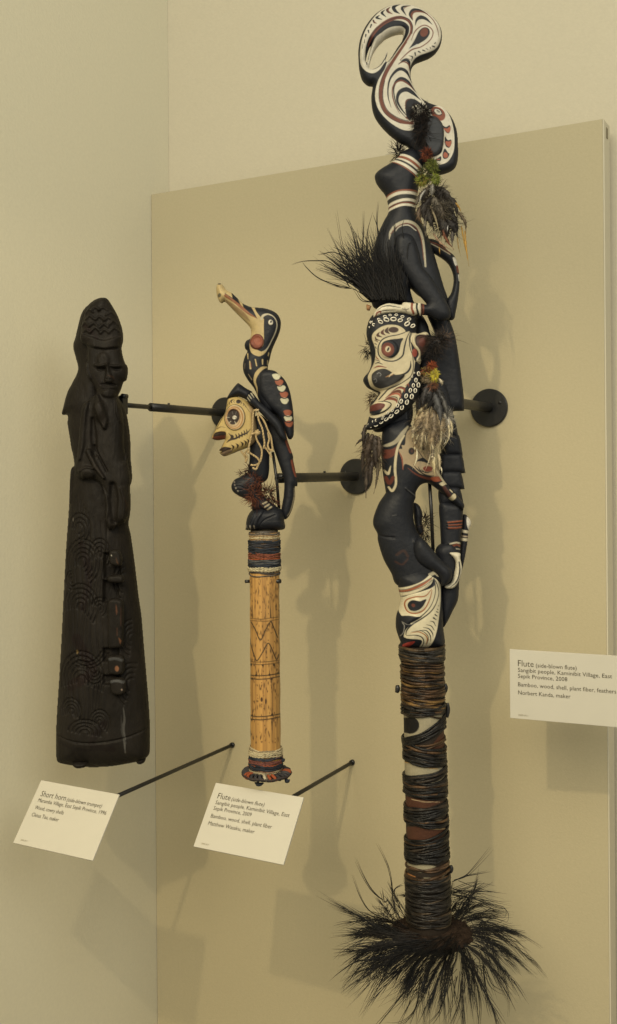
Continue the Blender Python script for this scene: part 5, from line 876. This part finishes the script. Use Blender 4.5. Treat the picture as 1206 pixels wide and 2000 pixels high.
def around(a0, a1, n, q, tang, rad, up, l, droop, nst=15, spread=.075, bow=None, y=0):
    for i in range(n):
        a = math.radians(a0+(a1-a0)*(i+r_.uniform(0, 1))/n); qq = r_.uniform(*q); sx, fr = math.sin(a), math.cos(a)
        d = np.array([sx, 0, fr])*rad*r_.uniform(.8, 1.2)+np.array([-fr, 0, sx])*tang*r_.uniform(.7, 1.3)+np.array([0, -up*r_.uniform(.4, 1.4), 0])
        plume((FC[0]+qq*sx, FC[1]+y+r_.uniform(-5, 5), qq*fr), d, r_.uniform(*l), droop, nst, spread, bow=bow)
# angle 0 faces the viewer, 90 is to the right
around(-80, 60, 26, (46, 68), 1.25, .42, -.08, (115, 175), .16, y=-8, nst=16)      # swept to the left across the collar
around(-70, 50, 24, (62, 80), 1.0, .55, -.22, (95, 150), .36, y=2, nst=16)
around(-35, 62, 24, (60, 80), .65, .65, -.2, (80, 128), .45, y=2, nst=16)
around(30, 95, 12, (64, 80), -.1, .85, -.12, (90, 140), .6, y=4, nst=16)       # hanging on the right
around(80, 150, 15, (60, 78), -.15, 1.0, .12, (95, 150), .28, y=0, nst=16)
around(115, 190, 15, (50, 78), -.2, 1.0, .5, (80, 125), .12, y=-4, nst=16)
around(-110, -75, 8, (60, 76), .4, .9, .0, (80, 120), .3, y=0, nst=14)
around(-160, -115, 8, (60, 78), .1, .6, .7, (50, 80), .0, y=-4, nst=10)
q8 = lambda pts, h: [(*C8(p), h) for p in pts]
for pts, h in (([(395, 440), (310, 400), (220, 350), (118, 305)], 10), ([(370, 400), (310, 372), (262, 300), (222, 190)], -20), ([(380, 330), (330, 290), (285, 220), (250, 140)], -30), ([(428, 335), (425, 250), (405, 160), (358, 62)], -40), ([(400, 330), (385, 340), (375, 300), (372, 282)], -30), ([(740, 250), (800, 230), (860, 170), (926, 92)], -50), ([(730, 260), (790, 235), (850, 222), (918, 210)], -50), ([(440, 330), (440, 290), (470, 270), (490, 268)], -40),
               ([(820, 300), (900, 330), (980, 350), (985, 400), (960, 412)], -10), ([(860, 400), (960, 430), (1060, 470), (1158, 530)], 0), ([(880, 430), (960, 460), (1030, 510), (1072, 575)], 0), ([(860, 420), (920, 550), (970, 680), (985, 810), (975, 880)], 10), ([(840, 520), (870, 620), (900, 700), (985, 740)], 20), ([(520, 620), (440, 720), (360, 820), (300, 895)], 50), ([(540, 640), (520, 760), (450, 830), (370, 835)], 50), ([(640, 640), (640, 740), (600, 800), (555, 840)], 60), ([(740, 640), (730, 740), (700, 820), (680, 865)], 50), ([(800, 600), (830, 720), (830, 800), (815, 895)], 40), ([(850, 560), (860, 680), (870, 780), (885, 835)], 30),
               ([(420, 500), (300, 480), (200, 510), (140, 560)], 20), ([(400, 560), (260, 560), (170, 610), (105, 665)], 30), ([(420, 580), (280, 600), (190, 650), (165, 705)], 30), ([(400, 470), (320, 430), (250, 440), (190, 428)], 0)):
    c = spl(np.array(q8(pts, h), float), False, 5)
    for _ in range(3 if len(pts) < 5 else 2):
        jt = np.linspace(0, 1, len(c))[:, None]*rng.normal(0, 3.5, 3); pl.append(([tuple(x) for x in (c+jt)[::3]], rng.uniform(.6, 1.0), BLKF[0]))
for base, tips, h in (((430, 500), [(170, 700), (250, 790), (230, 560), (300, 720), (190, 620)], 40), ((720, 300), [(1000, 330), (960, 380), (1020, 410), (900, 320), (870, 250), (940, 300)], -40), ((830, 430), [(1020, 440), (1090, 500), (960, 560), (930, 480)], -5), ((560, 600), [(430, 870), (500, 840), (560, 850), (420, 740), (330, 740)], 60), ((700, 600), [(640, 840), (690, 840), (720, 780), (600, 760)], 60), ((800, 560), [(810, 850), (860, 760), (890, 660), (760, 760)], 40), ((860, 470), [(960, 720), (990, 780), (930, 640), (900, 600)], 10), ((400, 400), [(330, 420), (310, 380), (375, 300), (430, 290), (350, 350)], -20)):
    b = np.array([*C8(base), h])
    for tp in tips:
        for _ in range(6):
            e = np.array([*C8(tp), h+r_.normal(0, 20)])+r_.normal(0, 6, 3); s_ = b+r_.normal(0, 9, 3); mid = (s_+e)/2+np.array([r_.normal(0, 5), -6+r_.normal(0, 5), r_.normal(8, 6)])
            pl.append(([tuple(s_), tuple(mid), tuple(e)], r_.uniform(.4, .85), BLKF[r_.integers(3)]))
strands('foot_plumes', f3, Z3, pl)
# ---- plume of black strands behind the masked head
ls = []; r2_ = np.random.default_rng(5)
for i in range(700):
    t = r2_.uniform(0, 1); x0 = 560+200*r2_.uniform(0, 1)**1.3; y0 = 880-20*r2_.uniform()
    sx = (x0-560)/200
    ang = math.radians(np.interp(r2_.uniform(0, 1)*.6+r2_.uniform(0, 1)*.4, [0, 1], [-62, 14]) if sx < .35 else np.interp(r2_.uniform(), [0, 1], [-30, 10]))
    l = r2_.uniform(240, 440) if sx < .6 else r2_.uniform(150, 340)
    bend = r2_.normal(-.10, .16); h0 = r2_.uniform(4, 34); px, py = [], []
    pts = []
    for s in (0, .35, .7, 1.0):
        aa = ang+bend*s; pts.append((*C2((x0+l*s*math.sin(aa), y0-l*s*math.cos(aa))), h0+6*s))
    ls.append((pts, r2_.uniform(.5, 1.15), BLKF[r2_.integers(3)]))
for pts, h in (([(560, 880), (480, 800), (430, 680), (380, 540), (345, 345)], 10), ([(540, 860), (440, 720), (360, 560), (290, 412)], 10), ([(500, 820), (420, 740), (320, 650), (230, 640), (150, 645), (80, 668)], 14), ([(440, 800), (330, 775), (240, 735), (180, 680), (155, 648)], 14), ([(430, 790), (380, 720), (300, 680), (245, 645)], 12), ([(420, 620), (340, 590), (290, 598), (235, 612)], 12), ([(440, 640), (380, 580), (330, 555)], 12), ([(500, 640), (510, 500), (512, 350)], 10), ([(530, 640), (535, 480), (570, 350)], 10), ([(600, 520), (592, 400), (600, 290)], 8), ([(610, 500), (590, 420), (570, 360)], 8), ([(480, 680), (470, 560), (440, 430), (410, 372)], 10), ([(500, 640), (470, 500), (420, 400)], 10), ([(460, 700), (400, 650), (310, 620)], 12),
               ([(560, 880), (500, 870), (450, 800)], 14), ([(620, 480), (640, 420), (660, 390)], 26), ([(690, 560), (685, 450), (670, 420)], 34), ([(760, 640), (770, 560), (800, 540)], 38), ([(740, 520), (730, 460), (740, 420)], 36), ([(690, 830), (680, 700), (690, 640)], 36), ([(440, 800), (380, 795), (300, 770)], 14)):
    c = spl(np.array([(*C2(p), h) for p in pts], float), False, 5)
    for _ in range(2):
        jt = np.linspace(0, 1, len(c))[:, None]*r2_.normal(0, 2.2, 3); ls.append(([tuple(x) for x in (c+jt)[::2]], r2_.uniform(.75, 1.15), BLKF[0]))
strands('neck_plume', f3, Z3, ls)
V, Fs, C = tube(Local(Z3)(np.array([[*C2((532, 893)), 6], [*C2((545, 905)), 8.], [*C2((540, 925)), 6]])), np.array([1.5, 5, 3])*Z3/FPX, 10, (.30, .16, .08)); mesh('wooden_bead', V, Fs, M_PAINT, f3, C)
# ---- tufts and feather tassels
DKF = [(.012, .011, .011), (.02, .016, .014), (.03, .022, .018)]
tuft('fibre_tuft', f3, Z3, C1, (640, 1050), 75, 60, 300, 55, DKF, 24, seed=21, down=.5); tuft('fibre_tuft', f3, Z3, C1, (650, 1200), 45, 150, 380, 50, DKF, 26, seed=22, down=.6); tuft('fibre_tuft', f3, Z3, C1, (690, 1260), 60, 60, 30, 90, DKF, 30, seed=23)
tuft('fibre_tuft', f3, Z3, C1, (460, 1370), 25, 45, 140, 75, DKF, -6, seed=24, down=-.3)
tuft('fibre_tuft', f3, Z3, C3, (790, 470), 50, 65, 230, 70, DKF+[(.05, .04, .035)], 40, seed=25); tuft('fibre_tuft', f3, Z3, C3, (745, 585), 40, 60, 130, 55, DKF, 40, seed=26); tuft('fibre_tuft', f3, Z3, C3, (840, 425), 50, 40, 90, 90, [(.10, .06, .045), (.05, .035, .03), (.16, .11, .08)], 34, seed=27, rad=.4)
tuft('fibre_tuft', f3, Z3, C3, (185, 510), 22, 70, 110, 55, DKF, 6, seed=28); tuft('fibre_tuft', f3, Z3, C4, (570, 880), 25, 90, 120, 50, DKF+[(.06, .035, .02)], -16, seed=29); tuft('fibre_tuft', f3, Z3, C4, (570, 810), 25, 20, 50, 60, DKF, -16, seed=30)
tuft('down_tuft', f3, Z3, D7, (245, 670), 45, 60, 420, 34, [(.12, .035, .02), (.06, .022, .016), (.20, .055, .025)], 34, seed=31); tuft('down_tuft', f3, Z3, D7, (305, 810), 55, 65, 520, 34, [(.11, .14, .03), (.06, .08, .02), (.24, .26, .06), (.17, .18, .045)], 36, seed=32); tuft('down_tuft', f3, Z3, D7, (230, 900), 80, 95, 560, 34, [(.05, .07, .02), (.12, .10, .05), (.03, .04, .02)], 34, seed=33); tuft('down_tuft', f3, Z3, D7, (190, 985), 50, 52, 420, 32, [(.26, .28, .05), (.14, .18, .03), (.30, .22, .06)], 36, seed=34); tuft('down_tuft', f3, Z3, D7, (345, 970), 40, 55, 320, 32, [(.14, .18, .03), (.24, .27, .05)], 36, seed=35)
BARBS = []
def feather(name, parent, z, tr, root, tip, wid, col, col2=None, h=36, bend=0.1, bars=0, seed=0, cup=.25, hd=0):
    """a single feather: shaft with two vanes, notched towards the tip"""
    r = np.random.default_rng(seed); a = np.array([*tr(root), h]); b = np.array([*tr(tip), h+hd]); d = b-a; l = np.linalg.norm(d[:2]); nrm = np.array([-d[1], d[0], 0])/(l+1e-9); n = 24
    s = np.linspace(0, 1, n); mid = a+d*s[:, None]+nrm*(bend*l*np.sin(s*math.pi))[:, None]; mid[:, 2] += 5*np.sin(s*math.pi)
    tn = np.gradient(mid, axis=0); tn /= np.linalg.norm(tn, axis=1)[:, None]; nn = np.stack([-tn[:, 1], tn[:, 0], 0*s], 1)
    prof = wid/tr.k*np.clip(np.sin(np.clip(s*1.05+.06, 0, 1)**.7*math.pi), .06, 1)**.7
    V, C = [], []
    for k in range(n):
        w1, w2 = prof[k]*r.uniform(.5, 1.0), prof[k]*r.uniform(.5, 1.0); c = np.array(col) if (col2 is None or not bars or math.sin(s[k]*bars*math.pi) > 0) else np.array(col2)
        if col2 is not None and not bars: c = np.array(col)*(1-s[k])+np.array(col2)*s[k]
        for o_, hh, cm in ((w1, -cup*w1, .85), (w1*.5, -cup*.3*w1, 1.0), (0, .5, 1.5), (-w2*.5, -cup*.3*w2, 1.0), (-w2, -cup*w2, .85)):
            V.append(mid[k]+nn[k]*o_+np.array([0, (abs(o_) > .1)*abs(o_)*.5, hh])); C.append(np.clip(c*cm*r.uniform(.8, 1.2), 0, 1))
    if wid/tr.k > 3:
        for _ in range(26):
            k = r.integers(3, n-1); sd = r.choice([-1, 1]); p0 = mid[k]+nn[k]*sd*prof[k]*r.uniform(.1, .6); dv = nn[k]*sd*r.uniform(.5, 1.0)+tn[k]*r.uniform(.5, 1.3); q_ = prof[k]*r.uniform(.5, 1.15)
            BARBS.append(([tuple(p0+[0, 0, .8]), tuple(p0+dv*q_*.6+[0, 0, 1.0]), tuple(p0+dv*q_+r.normal(0, .6, 3))], r.uniform(.25, .5), tuple(np.clip(np.array(C[k*5+2])*.75, 0, 1))))
    V = Local(z)(np.array(V)); i = np.arange(n-1)[:, None]; j = np.arange(4)[None]; Fs = np.stack([i*5+j, i*5+j+1, (i+1)*5+j+1, (i+1)*5+j], -1).reshape(-1, 4)
    k_ = z/FPX*.35; V2 = V+Fw*k_; E = np.vstack([V, V2]); m_ = len(V); Fb = Fs[:, ::-1]+m_
    rim = [k*5 for k in range(n)]+[(n-1)*5+j for j in range(1, 5)]+[k*5+4 for k in range(n-2, -1, -1)]+[3, 2, 1]
    wl_ = np.array([[rim[q], rim[(q+1) % len(rim)], rim[(q+1) % len(rim)]+m_, rim[q]+m_] for q in range(len(rim))])
    return mesh(name, E, np.vstack([Fs, Fb, wl_]), M_HAIR, parent, np.array(C+C))
F_ = lambda tr, lst: [feather('feather', f3, Z3, tr, *q[:4], **q[4]) for q in lst]
GB, DB, LT, BW, YW = (.065, .05, .035), (.022, .018, .015), (.16, .13, .09), (.30, .25, .15), (.30, .17, .03)
F_(D7, [((300, 1030), (180, 1290), 50, GB, dict(col2=DB, bend=.12, seed=1)), ((300, 1050), (110, 1320), 45, GB, dict(bend=.15, seed=2, col2=(.10, .085, .065), bars=5)), ((310, 1040), (420, 1300), 70, DB, dict(bend=-.15, seed=3, h=34)), ((330, 1050), (520, 1250), 60, (.06, .052, .045), dict(bend=-.2, seed=4, h=32)), ((330, 1100), (600, 1450), 55, DB, dict(bend=-.22, seed=5, h=33)), ((300, 1150), (220, 1480), 60, DB, dict(bend=.15, seed=6)), ((320, 1180), (450, 1480), 90, (.085, .073, .055), dict(bend=-.05, seed=7, col2=GB, h=39)), ((280, 1290), (380, 1610), 17, (.09, .07, .045), dict(bend=-.02, seed=8, h=45, col2=BW)), ((360, 1330), (470, 1700), 95, DB, dict(bend=-.08, seed=9, h=36)), ((400, 1250), (600, 1640), 50, DB, dict(bend=-.15, seed=10, h=34)), ((250, 1350), (250, 1690), 26, (.10, .085, .06), dict(bend=.1, seed=11, h=38, bars=6, col2=DB)), ((180, 1270), (200, 1500), 45, (.04, .03, .022), dict(bend=.2, seed=12, col2=(.10, .06, .03))), ((520, 1200), (650, 1370), 16, YW, dict(bend=-.1, seed=13, h=33)), ((600, 1330), (700, 1600), 26, (.08, .06, .035), dict(bend=-.12, seed=14, h=33)), ((690, 1560), (738, 1980), 14, YW, dict(bend=.03, seed=15, h=32)), ((650, 1500), (720, 1880), 12, (.25, .15, .03), dict(bend=.02, seed=16, h=31)), ((560, 1500), (540, 1750), 34, (.08, .07, .06), dict(bend=.05, seed=17, h=34)), ((420, 1500), (560, 1790), 22, (.16, .06, .03), dict(bend=.1, seed=18, h=37)), ((320, 1600), (540, 1800), 16, (.22, .14, .09), dict(bend=.1, seed=19, h=38)), ((600, 1620), (640, 1860), 10, (.2, .14, .05), dict(bend=.05, seed=20, h=33)), ((390, 1750), (400, 1850), 10, YW, dict(bend=.05, seed=21, h=33)), ((470, 1420), (590, 1620), 60, (.02, .017, .016), dict(bend=-.1, seed=22, h=37)), ((310, 1030), (300, 1190), 40, (.16, .15, .13), dict(bend=.05, seed=23, h=41)), ((220, 1100), (150, 1290), 18, (.24, .23, .21), dict(bend=.1, seed=24, h=42)), ((480, 1520), (470, 1610), 10, (.35, .34, .33), dict(bend=.05, seed=25, h=47)), ((400, 1200), (560, 1400), 70, DB, dict(bend=-.1, seed=26, h=38)), ((250, 1240), (330, 1560), 70, DB, dict(bend=.05, seed=27, h=36))])
tuft('down_tuft', f3, Z3, D7, (420, 1330), 90, 80, 260, 90, [(.11, .095, .07), (.06, .05, .04), (.15, .13, .10)], 42, seed=41, rad=.35); tuft('down_tuft', f3, Z3, D7, (330, 1200), 130, 130, 320, 110, DKF+[(.06, .05, .04)], 38, seed=42, rad=.4); tuft('down_tuft', f3, Z3, D7, (450, 1480), 120, 110, 260, 120, DKF, 36, seed=43, rad=.4)
# second tassel, at the ear
tuft('down_tuft', f3, Z3, D8, (300, 610), 45, 50, 380, 36, [(.22, .05, .022), (.27, .07, .028), (.15, .05, .025)], 46, seed=51); tuft('down_tuft', f3, Z3, D8, (335, 740), 40, 75, 480, 36, [(.52, .46, .06), (.58, .50, .05), (.40, .34, .10)], 47, seed=52); tuft('down_tuft', f3, Z3, D8, (215, 690), 55, 60, 360, 36, [(.20, .06, .03), (.34, .28, .06), (.10, .06, .04)], 45, seed=53); tuft('down_tuft', f3, Z3, D8, (250, 800), 70, 50, 380, 38, [(.24, .19, .12), (.32, .26, .16), (.12, .09, .06)], 45, seed=54); tuft('down_tuft', f3, Z3, D8, (320, 900), 50, 40, 280, 40, [(.20, .09, .05), (.12, .06, .04)], 46, seed=55)
SL, CRM = (.045, .045, .048), (.36, .31, .20)
F_(D8, [((400, 790), (440, 900), 30, (.38, .34, .25), dict(bend=-.15, seed=61, h=46)), ((250, 850), (150, 1250), 60, (.03, .027, .027), dict(bend=.05, seed=62, h=44)), ((300, 860), (250, 1180), 80, (.03, .028, .028), dict(bend=.05, seed=63, h=45)), ((350, 880), (470, 1250), 70, (.035, .034, .034), dict(bend=-.05, seed=64, h=45)), ((330, 1000), (420, 1480), 75, SL, dict(bend=-.05, seed=65, h=50, col2=(.06, .06, .06))), ((380, 950), (520, 1450), 40, (.05, .05, .05), dict(bend=-.08, seed=66, h=47, col2=(.09, .085, .075))), ((250, 1150), (30, 1500), 45, BW, dict(bend=.12, seed=67, h=42, bars=7, col2=(.10, .07, .03))), ((230, 1200), (60, 1650), 40, CRM, dict(bend=.15, seed=68, h=41, bars=7, col2=(.08, .06, .035))), ((300, 1200), (130, 1560), 80, (.30, .24, .15), dict(bend=.05, seed=69, h=43)), ((330, 1250), (280, 1700), 90, (.26, .20, .12), dict(bend=.05, seed=70, h=44, col2=(.13, .10, .07))), ((420, 1300), (420, 1700), 80, (.25, .20, .13), dict(bend=-.05, seed=71, h=44, col2=(.20, .15, .09))), ((480, 1300), (560, 1560), 60, (.33, .31, .26), dict(bend=-.1, seed=72, h=43)), ((520, 1330), (590, 1650), 24, CRM, dict(bend=-.1, seed=73, h=44)), ((520, 1400), (440, 1840), 22, CRM, dict(bend=-.15, seed=74, h=46)), ((180, 1500), (60, 1760), 30, CRM, dict(bend=.1, seed=75, h=46, bars=4, col2=(.10, .07, .04))), ((420, 1450), (330, 1900), 20, CRM, dict(bend=-.1, seed=76, h=48)), ((230, 1500), (200, 1800), 40, (.07, .055, .045), dict(bend=.05, seed=77, h=46)), ((370, 1500), (330, 1830), 50, (.08, .06, .045), dict(bend=-.05, seed=78, h=47)), ((180, 1430), (90, 1620), 50, (.07, .055, .045), dict(bend=.1, seed=79, h=47))])
F_(D6, [((450, 480), (500, 740), 14, CRM, dict(bend=.05, seed=81, h=50)), ((590, 620), (550, 880), 12, CRM, dict(bend=.05, seed=82, h=50)), ((780, 540), (680, 800), 14, CRM, dict(bend=-.05, seed=83, h=50)), ((270, 620), (300, 900), 26, CRM, dict(bend=.1, seed=84, h=46, bars=5, col2=(.12, .08, .04))), ((300, 780), (215, 1165), 24, (.44, .40, .28), dict(bend=-.08, seed=85, h=46)), ((560, 860), (435, 1230), 9, (.46, .41, .29), dict(bend=-.03, seed=86, h=48)), ((630, 800), (650, 1310), 48, CRM, dict(bend=.03, seed=87, h=46, col2=(.42, .35, .19))), ((700, 800), (720, 1250), 46, (.30, .25, .16), dict(bend=-.05, seed=88, h=45)), ((560, 780), (500, 1000), 16, (.10, .075, .05), dict(bend=.1, seed=89, h=47)), ((340, 700), (490, 980), 10, (.10, .08, .04), dict(bend=.0, seed=90, h=47)), ((590, 790), (620, 1060), 40, (.40, .35, .25), dict(bend=.03, seed=91, h=46, bars=9, col2=(.16, .13, .09))), ((730, 1080), (775, 1280), 20, (.44, .40, .30), dict(bend=-.1, seed=92, h=44)), ((860, 590), (780, 720), 10, (.46, .42, .32), dict(bend=-.1, seed=93, h=48)), ((900, 320), (975, 550), 18, (.40, .36, .25), dict(bend=-.1, seed=94, h=44))])
tuft('down_tuft', f3, Z3, D8, (540, 1360), 40, 70, 240, 70, [(.36, .34, .30), (.28, .26, .23)], 42, seed=56, rad=.35); tuft('down_tuft', f3, Z3, D6, (800, 470), 90, 90, 240, 120, [(.36, .33, .27), (.30, .26, .2)], 44, seed=57, rad=.3); tuft('down_tuft', f3, Z3, D6, (500, 330), 200, 150, 380, 150, [(.24, .19, .12), (.14, .10, .07), (.32, .26, .17)], 46, seed=58, rad=.35); tuft('down_tuft', f3, Z3, D8, (130, 1170), 60, 70, 80, 120, [(.05, .04, .035)], 42, seed=59, rad=.35); tuft('down_tuft', f3, Z3, D8, (330, 1080), 110, 140, 260, 110, [(.04, .038, .038), (.025, .024, .024)], 46, seed=60, rad=.35)
TA, TB, GR = (.29, .225, .135), (.21, .155, .09), (.17, .14, .10)
F_(D6, [((420, 60), (300, 560), 110, TA, dict(bend=.08, seed=121, h=45, col2=TB)), ((520, 60), (460, 640), 120, TB, dict(bend=.02, seed=122, h=46, col2=GR)), ((620, 80), (620, 720), 120, GR, dict(bend=-.03, seed=123, h=46, col2=TB)), ((700, 100), (760, 620), 110, TA, dict(bend=-.06, seed=124, h=45, col2=GR)), ((480, 250), (380, 820), 80, TB, dict(bend=.06, seed=125, h=47, col2=CRM)), ((600, 300), (560, 900), 85, TA, dict(bend=0, seed=126, h=47, col2=TB)), ((680, 350), (690, 980), 70, TB, dict(bend=-.04, seed=127, h=46, col2=CRM)), ((350, 200), (220, 640), 70, CRM, dict(bend=.1, seed=128, h=44, bars=6, col2=GR)), ((540, 420), (600, 1000), 60, CRM, dict(bend=-.04, seed=129, h=47, bars=8, col2=GR)), ((640, 200), (520, 700), 100, (.12, .095, .07), dict(bend=-.06, seed=130, h=48, col2=TB))])
tuft('down_tuft', f3, Z3, D6, (540, 480), 240, 190, 420, 130, [TA, TB, GR, (.33, .28, .19)], 47, seed=63, rad=.35, down=.9)
# brown beard feathers at the chin
BD, BD2 = (.055, .038, .026), (.03, .022, .017)
F_(C4, [((180, 180), (130, 420), 34, BD, dict(bend=.05, seed=101, h=14)), ((200, 190), (200, 430), 40, BD2, dict(bend=0, seed=102, h=18)), ((220, 200), (215, 380), 30, BD, dict(bend=-.05, seed=103, h=20)), ((160, 300), (130, 650), 24, (.06, .045, .032), dict(bend=.03, seed=104, h=14, bars=7, col2=BD2)), ((190, 330), (160, 560), 28, BD2, dict(bend=.05, seed=105, h=16)), ((210, 350), (185, 620), 14, (.07, .055, .035), dict(bend=-.05, seed=106, h=17)), ((130, 200), (50, 272), 12, BD2, dict(bend=.1, seed=107, h=10)), ((150, 170), (110, 500), 24, BD2, dict(bend=.06, seed=108, h=8)), ((230, 360), (205, 500), 14, (.09, .07, .04), dict(bend=-.05, seed=109, h=16)), ((130, 110), (110, 300), 20, BD2, dict(bend=.05, seed=110, h=8))])
tuft('down_tuft', f3, Z3, C4, (175, 300), 60, 110, 240, 60, [BD, BD2, (.08, .06, .04)], 18, seed=61, rad=.4, down=1.0); tuft('down_tuft', f3, Z3, C3, (225, 965), 30, 50, 140, 60, [(.09, .055, .03), (.05, .03, .02)], 6, seed=62, rad=.4, down=.8)
strands('feather_barbs', f3, Z3, BARBS)
